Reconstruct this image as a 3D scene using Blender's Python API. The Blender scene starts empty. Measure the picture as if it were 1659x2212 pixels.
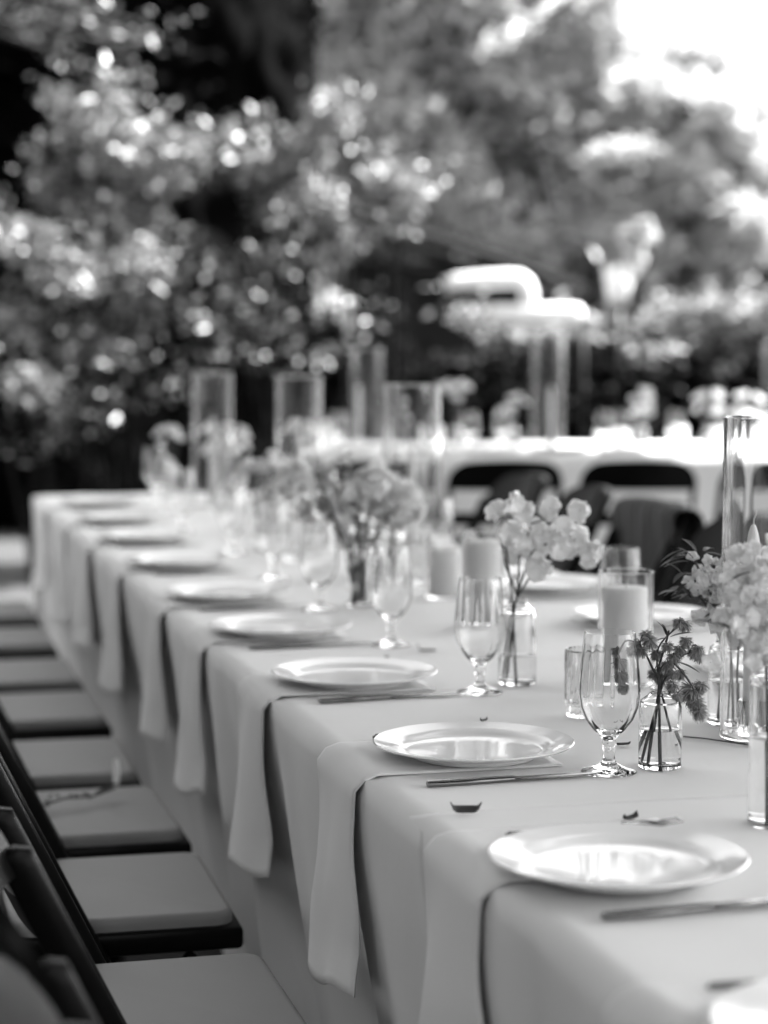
import bpy, bmesh, math, random
import numpy as np
from mathutils import Vector, Matrix, Euler, noise
random.seed(7); np.random.seed(7)
R = math.radians
S = bpy.context.scene
C = S.collection

# ------------------------------------------------------------------ camera
FPX, CX, CY = 4500.0, 829.5, 1106.0          # focal length and centre measured on the 1659 x 2212 view of the photograph
TILT = math.atan(369 / 4500.0)
CZ = 1.29
cd = bpy.data.cameras.new('camera'); cam = bpy.data.objects.new('camera', cd); C.objects.link(cam)
cam.location = (0, 0, CZ); cam.rotation_euler = (R(90) - TILT, 0, 0)
cd.sensor_fit = 'VERTICAL'; cd.sensor_height = 36.0; cd.lens = 36.0 * FPX / 2212.0
cd.clip_start = 0.05; cd.clip_end = 2000
cd.dof.use_dof = True; cd.dof.focus_distance = 2.66; cd.dof.aperture_fstop = 2.75
S.camera = cam
# ------------------------------------------------------------------ sky, sun, exposure
SUN_EL, SUN_AZ = 45.0, 26.0                 # azimuth measured from +X towards +Y
sdir = Vector((math.cos(R(SUN_EL)) * math.cos(R(SUN_AZ)), math.cos(R(SUN_EL)) * math.sin(R(SUN_AZ)), math.sin(R(SUN_EL))))
W = bpy.data.worlds.new('World'); S.world = W; W.use_nodes = True
nt = W.node_tree; bgn = nt.nodes['Background']
sky = nt.nodes.new('ShaderNodeTexSky'); sky.sky_type = 'NISHITA'; sky.sun_disc = False
sky.sun_elevation = R(SUN_EL); sky.sun_rotation = R(90 - SUN_AZ)
sky.dust_density = 2.5
bw = nt.nodes.new('ShaderNodeRGBToBW')       # the photograph is black and white
nt.links.new(sky.outputs[0], bw.inputs[0]); nt.links.new(bw.outputs[0], bgn.inputs['Color'])
bgn.inputs['Strength'].default_value = 0.13
sl = bpy.data.lights.new('sun', 'SUN'); sl.energy = 5.0; sl.angle = R(0.53); sl.color = (1, 1, 1)
so = bpy.data.objects.new('sun', sl); C.objects.link(so); so.location = (20, -8, 20)
so.rotation_euler = sdir.to_track_quat('Z', 'Y').to_euler()
S.view_settings.view_transform = 'Standard'; S.view_settings.look = 'None'
S.view_settings.exposure = 2.75; S.view_settings.gamma = 1.0; S.view_settings.use_curve_mapping = False
cy = S.cycles
cy.max_bounces = 14; cy.transmission_bounces = 14; cy.glossy_bounces = 4; cy.diffuse_bounces = 3; cy.transparent_max_bounces = 12
cy.sample_clamp_indirect = 6.0
cy.use_denoising = True

# ------------------------------------------------------------------ helpers
def ray(x, y):
    u = (x - CX) / FPX; v = -(y - CY) / FPX
    return Vector((u, math.cos(TILT) + v * math.sin(TILT), -math.sin(TILT) + v * math.cos(TILT)))
def on_plane(x, y, z=0.755):
    d = ray(x, y); k = (z - CZ) / d.z
    return Vector((d.x * k, d.y * k, z))
def at_depth(x, y, Y):
    d = ray(x, y); k = Y / d.y
    return Vector((d.x * k, Y, CZ + d.z * k))
ALPHA = R(14.3); CA, SA = math.cos(ALPHA), math.sin(ALPHA)
def NT(n, t, z=0.0):                          # table frame: n across the table (away from camera side), t along it
    return Vector((n * CA - t * SA, n * SA + t * CA, z))
def toNT(p): return (p.x * CA + p.y * SA, -p.x * SA + p.y * CA)

def mk(name, verts, faces, mat, parent=None, smooth=True, loc=None, rot=None):
    me = bpy.data.meshes.new(name); me.from_pydata([tuple(v) for v in verts], [], faces)
    if mat: me.materials.append(mat)
    if smooth: me.shade_smooth()
    me.update()
    o = bpy.data.objects.new(name, me); C.objects.link(o)
    if parent: o.parent = parent
    if loc is not None: o.location = loc
    if rot is not None: o.rotation_euler = rot
    return o
def empty(name, loc=(0, 0, 0), rz=0):
    o = bpy.data.objects.new(name, None); C.objects.link(o); o.location = loc; o.rotation_euler = (0, 0, rz); o.empty_display_size = .1
    return o
def tag(o, label=None, cat=None, group=None, kind=None):
    if label: o['label'] = label
    if cat: o['category'] = cat
    if group: o['group'] = group
    if kind: o['kind'] = kind
    return o
def copy_tree(o, parent=None):
    c = o.copy(); C.objects.link(c); c.parent = parent
    for ch in list(o.children): copy_tree(ch, c)
    return c

class MB:
    def __init__(s): s.v = []; s.f = []
    def add(s, vs, fs):
        b = len(s.v); s.v += [tuple(v) for v in vs]; s.f += [tuple(i + b for i in f) for f in fs]
    def box(s, c, d, rot=None, bev=0.0):
        bm = bmesh.new(); bmesh.ops.create_cube(bm, size=1)
        bmesh.ops.scale(bm, vec=d, verts=bm.verts)
        if bev > 0: bmesh.ops.bevel(bm, geom=bm.edges[:], offset=bev, segments=2, affect='EDGES', profile=.5)
        M = Matrix.Translation(c) @ (rot.to_matrix().to_4x4() if rot else Matrix())
        bm.verts.ensure_lookup_table()
        s.add([M @ v.co for v in bm.verts], [[v.index for v in f.verts] for f in bm.faces]); bm.free()
    def lathe(s, prof, seg=40, c=(0, 0, 0), closed=False, ribs=0, rib=0.0, ribrange=None):
        vs = []; n = len(prof)
        for k in range(seg):
            a = 2 * math.pi * k / seg
            for i, (r, z) in enumerate(prof):
                rr = r
                if ribs and (ribrange is None or ribrange[0] <= i <= ribrange[1]): rr = r + rib * abs(math.cos(a * ribs / 2)) - rib
                vs.append((c[0] + rr * math.cos(a), c[1] + rr * math.sin(a), c[2] + z))
        fs = []
        m = n if closed else n - 1
        for k in range(seg):
            k2 = (k + 1) % seg
            for i in range(m):
                j = (i + 1) % n
                if prof[i][0] < 1e-6 and prof[j][0] < 1e-6: continue
                fs.append((k * n + i, k2 * n + i, k2 * n + j, k * n + j))
        s.add(vs, fs)
    def tube(s, pts, rad, seg=8, cap=True):
        pts = [Vector(p) for p in pts]; n = len(pts)
        if not hasattr(rad, '__len__'): rad = [rad] * n
        up = Vector((0, 0, 1)); vs = []; prev = None
        for i, p in enumerate(pts):
            t = (pts[min(i + 1, n - 1)] - pts[max(i - 1, 0)]).normalized()
            if prev is None:
                a = t.cross(up)
                if a.length < .05: a = t.cross(Vector((1, 0, 0)))
            else: a = prev - t * prev.dot(t)
            a.normalize(); prev = a; b = t.cross(a)
            for k in range(seg):
                th = 2 * math.pi * k / seg
                vs.append(p + (a * math.cos(th) + b * math.sin(th)) * rad[i])
        fs = [(i * seg + k, i * seg + (k + 1) % seg, (i + 1) * seg + (k + 1) % seg, (i + 1) * seg + k) for i in range(n - 1) for k in range(seg)]
        if cap:
            fs.append(tuple(range(seg))[::-1]); fs.append(tuple((n - 1) * seg + k for k in range(seg)))
        s.add(vs, fs)
    def build(s, name, mat, parent=None, smooth=True, clean=False, auto=None, **k):
        o = mk(name, s.v, s.f, mat, parent, smooth, **k)
        if clean and auto is None: auto = 32
        if clean or auto is not None:
            bm = bmesh.new(); bm.from_mesh(o.data)
            bmesh.ops.remove_doubles(bm, verts=bm.verts, dist=1e-5)
            bmesh.ops.recalc_face_normals(bm, faces=bm.faces)
            if auto is not None:
                for e in bm.edges:
                    if len(e.link_faces) == 2 and e.calc_face_angle(0) > R(auto): e.smooth = False
            bm.to_mesh(o.data); bm.free()
        return o
def bez(p0, p1, p2, n=8):
    p0, p1, p2 = map(Vector, (p0, p1, p2))
    return [(p0 * (1 - t) ** 2 + p1 * 2 * t * (1 - t) + p2 * t * t) for t in [i / n for i in range(n + 1)]]

# ------------------------------------------------------------------ materials (all grey)
def mat(name, col=.5, rough=.6, var=0.0, vscale=8.0, bump=0.0, bscale=200.0, coords='Object', **kw):
    m = bpy.data.materials.new(name); m.use_nodes = True; t = m.node_tree; p = t.nodes['Principled BSDF']
    p.inputs['Base Color'].default_value = (col, col, col, 1); p.inputs['Roughness'].default_value = rough
    for k, v in kw.items():
        p.inputs[k.replace('_', ' ')].default_value = v
    tc = t.nodes.new('ShaderNodeTexCoord')
    if var:
        nz = t.nodes.new('ShaderNodeTexNoise'); nz.inputs['Scale'].default_value = vscale; nz.inputs['Detail'].default_value = 6
        mr = t.nodes.new('ShaderNodeMapRange'); mr.inputs['From Min'].default_value = .3; mr.inputs['From Max'].default_value = .7
        mr.inputs['To Min'].default_value = col * (1 - var); mr.inputs['To Max'].default_value = col * (1 + var)
        t.links.new(tc.outputs[coords], nz.inputs['Vector']); t.links.new(nz.outputs[0], mr.inputs[0]); t.links.new(mr.outputs[0], p.inputs['Base Color'])
    if bump:
        n2 = t.nodes.new('ShaderNodeTexNoise'); n2.inputs['Scale'].default_value = bscale; n2.inputs['Detail'].default_value = 3
        b = t.nodes.new('ShaderNodeBump'); b.inputs['Strength'].default_value = bump; b.inputs['Distance'].default_value = .002
        t.links.new(tc.outputs[coords], n2.inputs['Vector']); t.links.new(n2.outputs[0], b.inputs['Height']); t.links.new(b.outputs[0], p.inputs['Normal'])
    return m
def leafmat(name, lo, hi, rough=.45, transl=.25, spec=.5, power=1.0):
    m = mat(name, hi, rough, Specular_IOR_Level=spec); t = m.node_tree; p = t.nodes['Principled BSDF']; out = t.nodes['Material Output']
    g = t.nodes.new('ShaderNodeNewGeometry'); mr = t.nodes.new('ShaderNodeMapRange')
    mr.inputs['To Min'].default_value = lo; mr.inputs['To Max'].default_value = hi
    pw = t.nodes.new('ShaderNodeMath'); pw.operation = 'POWER'; pw.inputs[1].default_value = power
    t.links.new(g.outputs['Random Per Island'], pw.inputs[0]); t.links.new(pw.outputs[0], mr.inputs[0]); t.links.new(mr.outputs[0], p.inputs['Base Color'])
    tr = t.nodes.new('ShaderNodeBsdfTranslucent'); mx = t.nodes.new('ShaderNodeMixShader'); mx.inputs[0].default_value = transl
    t.links.new(mr.outputs[0], tr.inputs[0]); t.links.new(p.outputs[0], mx.inputs[1]); t.links.new(tr.outputs[0], mx.inputs[2]); t.links.new(mx.outputs[0], out.inputs[0])
    return m
M = {}
M['cloth'] = mat('table_linen', .71, .92, var=.03, vscale=3, bump=.25, bscale=900)
M['cloth'] = mat('table_linen', .71, .92, var=.03, vscale=3, bump=.35, bscale=26)
M['napkin'] = mat('napkin_linen', .70, .9, var=.03, vscale=6, bump=.3, bscale=1100)
M['hem'] = mat('hem_thread', .6, .9)
M['china'] = mat('glazed_china', .80, .10, Specular_IOR_Level=.32)
M['steel'] = mat('brushed_steel', .24, .25, Metallic=1.0, var=.1, vscale=60)
M['wax'] = mat('white_wax', .82, .5, Subsurface_Weight=.25, Subsurface_Radius=(.02, .02, .02), var=.03, vscale=20)
M['wick'] = mat('cotton_wick', .6, .9)
M['black'] = mat('black_painted_wood', .004, .3, var=.3, vscale=14, bump=.1, bscale=90, Specular_IOR_Level=.09)
M['pad'] = mat('vinyl_seat_pad', .22, .6, var=.04, vscale=5, bump=.2, bscale=400)
M['stem'] = mat('dark_stem', .035, .55, var=.3, vscale=60)
M['stemlight'] = mat('green_stem', .08, .55, var=.3, vscale=60)
M['petal'] = leafmat('white_petal', .80, .92, .6, .18)
M['heart'] = mat('flower_heart', .16, .8)
M['umbel'] = leafmat('grey_umbel_petal', .16, .42, .7, .3)
M['dleaf'] = leafmat('bouquet_leaf', .04, .09, .5, .2)
M['debris'] = mat('dry_leaf', .045, .7, var=.3, vscale=90)
M['leaf_gloss'] = leafmat('glossy_shrub_leaf', .004, .34, .34, .25, .45, 1.7)
M['leaf_dark'] = leafmat('evergreen_leaf_shade', .001, .003, .9, .05, .02)  # near-black: deep shade behind the shrubs is put into the leaf colour
M['leaf_light'] = leafmat('light_tree_leaf', .34, .56, .5, .45)
M['leaf_mid'] = leafmat('mid_leaf', .02, .06, .6, .2, .2)
M['leaf_pale'] = leafmat('pale_bush_leaf', .12, .24, .5, .35)
M['leaf_back'] = leafmat('grey_tree_leaf', .20, .36, .6, .3, .2)
M['shadebark'] = mat('shaded_bark', .006, .9, var=.3, Specular_IOR_Level=.1)  # darker copy of the bark, shade among the stems put into its colour
M['beam'] = mat('dark_beam', .02, .9, Specular_IOR_Level=.1)
M['bark'] = mat('bark', .02, .9, var=.4, vscale=9, bump=.8, bscale=30)
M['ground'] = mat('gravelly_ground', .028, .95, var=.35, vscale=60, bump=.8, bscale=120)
M['white'] = mat('white_paint', .8, .5, var=.02, vscale=4)
M['greywood'] = mat('weathered_wood', .05, .8, var=.25, vscale=5, bump=.4, bscale=40)
M['roof'] = mat('roof_shingle', .06, .9, var=.3, vscale=7)
def glassmat(name, ior=1.5, rough=0.0, col=.985):
    m = bpy.data.materials.new(name); m.use_nodes = True; t = m.node_tree
    t.nodes.remove(t.nodes['Principled BSDF']); g = t.nodes.new('ShaderNodeBsdfGlass')
    g.inputs['IOR'].default_value = ior; g.inputs['Roughness'].default_value = rough; g.inputs['Color'].default_value = (col, col, col, 1)
    nz = t.nodes.new('ShaderNodeTexNoise'); nz.inputs['Scale'].default_value = 25; tc = t.nodes.new('ShaderNodeTexCoord')
    b = t.nodes.new('ShaderNodeBump'); b.inputs['Strength'].default_value = .04; b.inputs['Distance'].default_value = .002
    t.links.new(tc.outputs['Object'], nz.inputs['Vector']); t.links.new(nz.outputs[0], b.inputs['Height']); t.links.new(b.outputs[0], g.inputs['Normal'])
    t.links.new(g.outputs[0], t.nodes['Material Output'].inputs[0]); return m
M['glass'] = glassmat('clear_glass', 1.45)
M['water'] = glassmat('water', 1.33, 0, 1.0)

# ------------------------------------------------------------------ ground
gv, gf = [], []
N = 60
for i in range(N + 1):
    for j in range(N + 1):
        x = -150 + 300 * (i / N); y = -100 + 400 * (j / N)
        gv.append((x, y, 0))
for i in range(N):
    for j in range(N): gf.append((i * (N + 1) + j, (i + 1) * (N + 1) + j, (i + 1) * (N + 1) + j + 1, i * (N + 1) + j + 1))
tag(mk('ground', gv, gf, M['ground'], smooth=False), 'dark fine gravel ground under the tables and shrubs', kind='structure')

# ------------------------------------------------------------------ foliage
def leaf_cloud(name, pts, size, mat_, parent, aspect=.45, up=.3, cups=.25, jit=.35, kind='stuff', face=(0, 0, 0)):
    """pts: (n,3) array of leaf positions; every leaf is a folded diamond with its own tilt."""
    n = len(pts); rs = np.random
    d = rs.normal(size=(n, 3)); d[:, 2] = d[:, 2] * .6 - .1
    d /= np.linalg.norm(d, axis=1)[:, None]
    nrm = rs.normal(size=(n, 3)); nrm[:, 2] = np.abs(nrm[:, 2]) + up
    nrm += np.array(face)[None] * 1.6
    nrm -= d * np.sum(nrm * d, axis=1)[:, None]; nrm /= np.linalg.norm(nrm, axis=1)[:, None]
    s = np.cross(d, nrm)
    L = size * (1 + jit * rs.uniform(-1, 1, n))[:, None]; w = L * aspect
    p0 = pts; p1 = pts + d * L * .5 + s * w * .5 + nrm * w * cups; p2 = pts + d * L; p3 = pts + d * L * .5 - s * w * .5 + nrm * w * cups
    v = np.stack([p0, p1, p2, p3], axis=1).reshape(-1, 3).astype(np.float32)
    me = bpy.data.meshes.new(name); me.vertices.add(4 * n); me.vertices.foreach_set('co', v.ravel())
    b = (np.arange(n) * 4)[:, None]
    tri = np.concatenate([b + np.array([0, 1, 2]), b + np.array([0, 2, 3])], axis=1).reshape(-1)
    me.loops.add(6 * n); me.loops.foreach_set('vertex_index', tri.astype(np.int32))
    me.polygons.add(2 * n); me.polygons.foreach_set('loop_start', np.arange(0, 6 * n, 3, dtype=np.int32))
    me.update(calc_edges=True); me.materials.append(mat_)
    o = bpy.data.objects.new(name, me); C.objects.link(o); o.parent = parent
    if kind: o['kind'] = kind
    return o
def ell(c, r, n, shell=.45):
    v = np.random.normal(size=(n, 3)); v /= np.linalg.norm(v, axis=1)[:, None]
    k = np.random.uniform(shell ** 3, 1, n) ** (1 / 3)
    return np.array(c)[None] + v * k[:, None] * np.array(r)[None]
def twigs(base, tips, name, mat_, parent, r0=.04, r1=.008, sag=.2):
    m = MB()
    for t in tips:
        b = Vector(base) + Vector((random.uniform(-.15, .15), random.uniform(-.15, .15), 0)); t = Vector(t)
        mid = (b + t) / 2 + Vector((random.uniform(-sag, sag), random.uniform(-sag, sag), random.uniform(0, .3)))
        P = bez(b, mid, t, 7); m.tube(P, [r0 + (r1 - r0) * i / 7 for i in range(8)], 6)
    return m.build(name, mat_, parent)

def shrub(name, label, clumps, Y, leaf=.1, mt='leaf_gloss', dens=1.0, group=None, thick=.55, cat='shrub', base=None, r0=.016, **kw):
    kw.setdefault('face', (.45, -.55, .3))     # outer leaves turn outward and to the light
    """clumps: (x, y, rx, ry, n, dY) where the photograph shows them; each becomes a rounded mass with real depth."""
    cs = [(at_depth(x, y, Y + dY), .82 * rx / FPX * Y, .82 * ry / FPX * Y, int(n * .85)) for (x, y, rx, ry, n, dY) in clumps]
    bx = sum(c[0].x for c in cs) / len(cs)
    b = Vector(base) if base else Vector((bx, Y + .3, 0))
    root = empty(name, b); tag(root, label, cat, group)
    pts = []
    for c, rx, rz, n in cs:
        pts.append(ell(c, (rx, max(thick, (rx + rz) / 2), rz), int(n * dens), .2))
        # ragged outline: shoots leaving the clump
        for q in range(5):
            a = random.uniform(-.4, math.pi + .4); e = c + Vector((math.cos(a) * rx, random.uniform(-.2, .2), math.sin(a) * rz))
            o2 = e + Vector((math.cos(a) * .12, 0, .12 + random.uniform(0, .1)))
            pts.append(ell((e + o2) / 2, (.09, .12, .13), max(3, int(n * dens * .02)), .1))
    P = np.concatenate(pts) - np.array(b)[None]
    P = P[P[:, 2] > .05]
    leaf_cloud('foliage', P, leaf, M[mt], root, **kw)
    tips = []
    for c, rx, rz, n in cs:
        for _ in range(2): tips.append(c - b + Vector((random.uniform(-.6, .6) * rx, random.uniform(-.3, .3), random.uniform(-.4, .7) * rz)))
    twigs((0, 0, 0), tips, 'stems', M['shadebark'], root, r0, .006)
    return root
def lump(name, c, r, mt, parent, seed=0, amp=.25, seg=48):
    vs = []; fs = []
    for i in range(seg + 1):
        th = math.pi * i / seg
        for k in range(seg):
            ph = 2 * math.pi * k / seg
            d = Vector((math.sin(th) * math.cos(ph), math.sin(th) * math.sin(ph), math.cos(th)))
            q = 1 + amp * noise.noise(d * 2.2 + Vector((seed, 0, 0))) + amp * .5 * noise.noise(d * 6 + Vector((0, seed, 0)))
            p = Vector(c) + Vector((d.x * r[0], d.y * r[1], d.z * r[2])) * q
            vs.append((p.x, p.y, max(p.z, 0.01)))
    for i in range(seg):
        for k in range(seg): fs.append((i * seg + k, (i + 1) * seg + k, (i + 1) * seg + (k + 1) % seg, i * seg + (k + 1) % seg))
    return mk(name, vs, fs, mt, parent)
def tree(label, base, H, crowns, leaf, mt, n, trunk_r=.22, group=None, lumps=0.0, core='leaf_dark', cat='tree', **kw):
    root = empty('tree', base); tag(root, label, cat, group)
    b = Vector(base)
    m = MB(); top = Vector((0, 0, H * .6))
    m.tube(bez((0, 0, -.1), (random.uniform(-.3, .3), .2, H * .3), top, 8), [trunk_r * (1.25 - .7 * i / 8) for i in range(9)], 12)
    m.build('trunk', M['bark'], root)
    tot = sum(r[0] * r[1] * r[2] for _, r in crowns); pts = []
    lm = MB()
    for c, r in crowns:
        k = int(n * r[0] * r[1] * r[2] / tot); c = Vector(c) - b
        sub = 10
        for s in range(sub):
            v = Vector((random.gauss(0, 1), random.gauss(0, 1), random.gauss(0, 1))).normalized() * random.uniform(.35, .8)
            cc = c + Vector((v.x * r[0], v.y * r[1], v.z * r[2])); f = random.uniform(.3, .5)
            pts.append(ell(cc, (r[0] * f, r[1] * f, r[2] * f), k // sub, .3))
            if s % 2 == 0: lm.tube(bez(top * random.uniform(.6, 1), (top + cc) / 2 + Vector((0, 0, .3)), cc, 6), [trunk_r * .4 * (1 - .13 * i) for i in range(7)], 6)
    lm.build('branches', M['bark'], root)
    leaf_cloud('crown', np.concatenate(pts), leaf, M[mt], root, **kw)
    if lumps:
        for i, (c, r) in enumerate(crowns):
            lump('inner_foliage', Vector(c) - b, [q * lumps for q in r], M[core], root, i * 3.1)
    return root

# glossy sunlit shrubs behind the left end of the table
G = 'glossy shrubs along the dark hedge'
shrub('shrub', 'glossy leaved shrub at the far left, its sunlit leaves reaching highest', [
    (215, 290, 130, 100, 620, .2), (330, 360, 110, 95, 620, 0), (150, 420, 100, 80, 520, .3), (400, 330, 60, 60, 160, .2), (280, 480, 120, 80, 420, .1), (130, 230, 30, 50, 50, 0), (235, 215, 35, 45, 60, 0)], 12.0, .072, group=G, dens=1.7)
shrub('shrub', 'glossy shrub at the left frame edge, below the tallest shrub', [
    (60, 520, 90, 60, 330, 0), (160, 590, 110, 70, 360, 0), (40, 700, 80, 80, 240, .1), (70, 830, 80, 60, 240, -.2), (180, 740, 80, 60, 110, .3), (130, 900, 60, 50, 50, .3)], 11.3, .072, group=G, dens=1.7)
shrub('shrub', 'small glossy shrub between the left and the middle shrubs', [
    (320, 580, 70, 70, 300, 0), (300, 670, 80, 60, 100, .2), (430, 690, 60, 60, 40, .2), (250, 760, 60, 60, 60, 0), (470, 590, 50, 60, 35, .3), (200, 880, 120, 90, 60, 0), (380, 820, 110, 90, 50, .2), (90, 960, 90, 60, 30, 0)], 11.6, .072, group=G, dens=1.7)
shrub('shrub', 'glossy shrub behind the tall glass cylinders, middle one of the row', [
    (560, 370, 80, 70, 420, 0), (510, 310, 35, 35, 60, 0), (650, 330, 80, 70, 400, .1), (620, 450, 90, 70, 260, .1), (720, 250, 65, 40, 260, 0), (700, 420, 60, 60, 160, .2), (600, 560, 60, 50, 70, 0), (600, 690, 70, 70, 40, 0), (700, 780, 60, 50, 16, 0), (500, 640, 30, 30, 24, -.2), (600, 760, 120, 80, 40, 0), (780, 680, 90, 90, 36, .2), (480, 740, 80, 60, 30, 0)], 12.3, .072, group=G, dens=1.7)
shrub('shrub', 'glossy shrub at the right end of the shrub row, next to the shed roof', [
    (830, 390, 60, 45, 260, 0), (890, 420, 50, 40, 170, 0), (760, 510, 60, 60, 90, 0), (860, 480, 50, 40, 50, .2), (700, 560, 60, 40, 30, 0)], 12.2, .072, group=G, dens=1.7)
tree('glossy leaved tree overhanging the shrubs, its low branches in the upper left', (-6.0, 11.5, 0), 6.5,
     [(at_depth(150, 40, 11.3), (.42, .5, .30)), (at_depth(280, 70, 11.3), (.40, .5, .2)), (at_depth(90, -40, 11.4), (.5, .6, .3)), (at_depth(150, -260, 11.6), (1.6, 1.2, .55)), ((-6, 11.6, 5.6), (2.6, 1.6, 1.2))], .075, 'leaf_gloss', 9000, .16, face=(.45, -.55, .3))

# evergreens with deep shade put into their leaf colour
for i, (x, yy, w, h, lab) in enumerate([(-5.4, 17.2, 2.1, 6.5, 'dark evergreen tree behind the tallest shrub at the far left'),
        (-2.6, 17.6, 1.9, 6.0, 'dark evergreen tree behind the middle of the shrub row'),
        (-1.6, 18.2, 1.0, 5.0, 'dark evergreen tree beside the pale tree, left of the sunlit crown')]):
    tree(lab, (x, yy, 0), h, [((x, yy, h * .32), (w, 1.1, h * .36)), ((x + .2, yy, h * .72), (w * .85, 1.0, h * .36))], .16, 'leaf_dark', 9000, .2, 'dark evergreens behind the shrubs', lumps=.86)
hr = empty('hedge', (-3.4, 14.6, 0)); tag(hr, 'low dark clipped hedge behind the shrub row on the left', 'hedge')
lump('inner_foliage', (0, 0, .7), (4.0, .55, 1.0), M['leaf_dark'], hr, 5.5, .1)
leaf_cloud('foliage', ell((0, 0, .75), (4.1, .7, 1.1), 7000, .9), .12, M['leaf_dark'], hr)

# pale trees in the sun, upper right
tree('pale sunlit tree with a broad airy crown behind the white frame', (1.6, 25.5, 0), 9,
     [(at_depth(840, 110, 25), (1.0, 1.2, .9)), (at_depth(1020, 60, 25), (1.0, 1.2, 1.0)), (at_depth(960, 260, 24.6), (.8, 1.0, .7)), (at_depth(1160, 150, 25), (.9, 1.2, .8)),
      (at_depth(1040, 410, 24.5), (.75, 1, .8)), (at_depth(1180, 330, 24.8), (.6, 1, .9)), (at_depth(1120, 540, 24), (.7, .9, .5)), (at_depth(1020, -180, 25.4), (1.8, 1.5, 1.1)), (at_depth(1230, 480, 24.4), (.45, .8, .5)), (at_depth(1290, 60, 25), (.75, 1, .9)), (at_depth(1330, 10, 25.3), (.7, 1, .5)), (at_depth(700, 30, 25), (.35, .8, .7)), (at_depth(760, 0, 25), (.5, 1, .6)), (at_depth(770, 130, 25), (.45, .9, .6)), (at_depth(820, 60, 24.8), (.6, .9, .6)), (at_depth(890, 200, 24.8), (.6, .9, .5)), (at_depth(1000, 330, 24.8), (.5, .9, .5)), (at_depth(1290, 380, 24.8), (.6, .9, .5)), (at_depth(860, 0, 25.4), (1.0, 1, .8))],
     .19, 'leaf_light', 13500, .22, face=(.5, -.6, .3))
tree('pale sunlit tree at the right edge, its crown sloping below the open sky', (4.6, 24.0, 0), 6,
     [(at_depth(1430, 390, 23), (.8, 1.0, .65)), (at_depth(1590, 330, 23), (.7, 1.0, .8)), (at_depth(1400, 520, 22.8), (.6, .8, .35)), (at_depth(1620, 480, 22.6), (.5, .8, .5)), (at_depth(1450, 200, 24.4), (.7, .9, .35)), (at_depth(1600, 220, 24.2), (.6, .9, .35)), (at_depth(1330, 250, 24.3), (.5, .9, .6))],
     .19, 'leaf_light', 6500, .2, face=(.5, -.6, .3))
tree('darker tree showing through the gaps between the two pale trees', (2.8, 28.5, 0), 6,
     [((.2, 29, 3.6), (2.3, 1.2, 3.2)), ((2.9, 29, 3.3), (1.5, 1.2, 3.1)), ((4.6, 29, 2.9), (1.4, 1.1, 2.4)), ((6.2, 29, 2.2), (1.2, 1.1, 1.9)), ((-1.0, 28.6, 4.2), (1.0, 1, 2.6)), ((1.7, 29, 5.2), (1.2, 1, 1.3)), ((3.0, 28.6, 5.2), (1.0, 1, 1.3)), ((4.0, 28.6, 4.5), (1.2, 1, 1.3)), ((5.3, 28.6, 4.2), (1.4, 1, 1.2)), ((3.3, 28.4, 4.1), (1.0, 1, 1.0))], .24, 'leaf_back', 26000, .2, lumps=.55, core='leaf_back')
# right middle distance
shrub('hedge_bush', 'pale rounded bush at the right edge behind the far table', [(1560, 690, 130, 55, 1500, 0), (1700, 680, 120, 65, 900, 0), (1480, 700, 60, 35, 400, 0)], 17.5, .1, 'leaf_pale', thick=.5, cat='bush')
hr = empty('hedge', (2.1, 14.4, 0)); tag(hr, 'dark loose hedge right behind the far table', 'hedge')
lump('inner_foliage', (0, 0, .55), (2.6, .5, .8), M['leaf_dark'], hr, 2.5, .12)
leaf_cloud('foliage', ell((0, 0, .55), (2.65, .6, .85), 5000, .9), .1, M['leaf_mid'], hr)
shrub('shrub', 'sparse shrub with a few pale leaves in front of the dark hedge', [(1400, 770, 60, 50, 60, 0), (1330, 820, 40, 40, 24, 0), (1260, 710, 60, 35, 90, 0), (1120, 715, 90, 40, 150, 0), (1010, 690, 50, 40, 70, 0)], 14.1, .09, 'leaf_pale', thick=.3)

# made-up trees out of view, added to shade the table and shape its light
tree('added unseen tree to the right, its crown shaped to shade the long table', (7.0, 6.0, 0), 9,
     [((4.4, 2.6, 5.8), (2.6, 2.4, 1.3)), ((5.2, 5.4, 5.9), (2.8, 2.6, 1.3)), ((4.9, 7.6, 5.8), (2.5, 1.9, 1.2)), ((3.0, 4.6, 6.0), (1.6, 3.2, 1.0)), ((4.7, 10.6, 5.6), (1.2, 1.3, .8)), ((3.1, 10.8, 5.5), (1.7, 2.1, .7)), ((.6, 1.2, 5.6), (2.4, 3.2, .9)), ((-1.8, 2.6, 6.2), (2.0, 3.0, .9)), ((1.2, 8.4, 5.5), (2.0, 1.3, .7)), ((4.6, 9.4, 5.7), (2.0, 1.5, 1.0)), ((.2, 5.6, 6.4), (2.2, 2.0, .9)), ((-1.2, -1.6, 5.2), (2.2, 2.2, .9)), ((1.8, -2.4, 5.6), (2.2, 2.0, 1.0)), ((4.2, -.4, 5.9), (2.6, 2.2, 1.2)), ((7.2, 4.6, 6.4), (1.8, 3.4, 1.4))], .26, 'leaf_mid', 66000, .3, aspect=.6, lumps=.62, core='leaf_mid')
for q_, (bx_, by_, lb_) in enumerate([(-7, -13, 'left one of the added unseen trees far behind the camera'), (-1, -14, 'middle one of the added unseen trees far behind the camera'), (5.5, -13, 'right one of the added unseen trees far behind the camera')]):
    tree(lb_, (bx_, by_, 0), 7, [((bx_ - 1.2, by_, 2.6), (3.0, 1.6, 2.7)), ((bx_ + 1.6, by_, 2.9), (2.8, 1.6, 3.0))], .26, 'leaf_mid', 3500, .25, 'unseen trees added to darken reflections', aspect=.6, lumps=.85, core='leaf_mid')  # added row out of view, blocks bright horizon reflections in the glass
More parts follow.
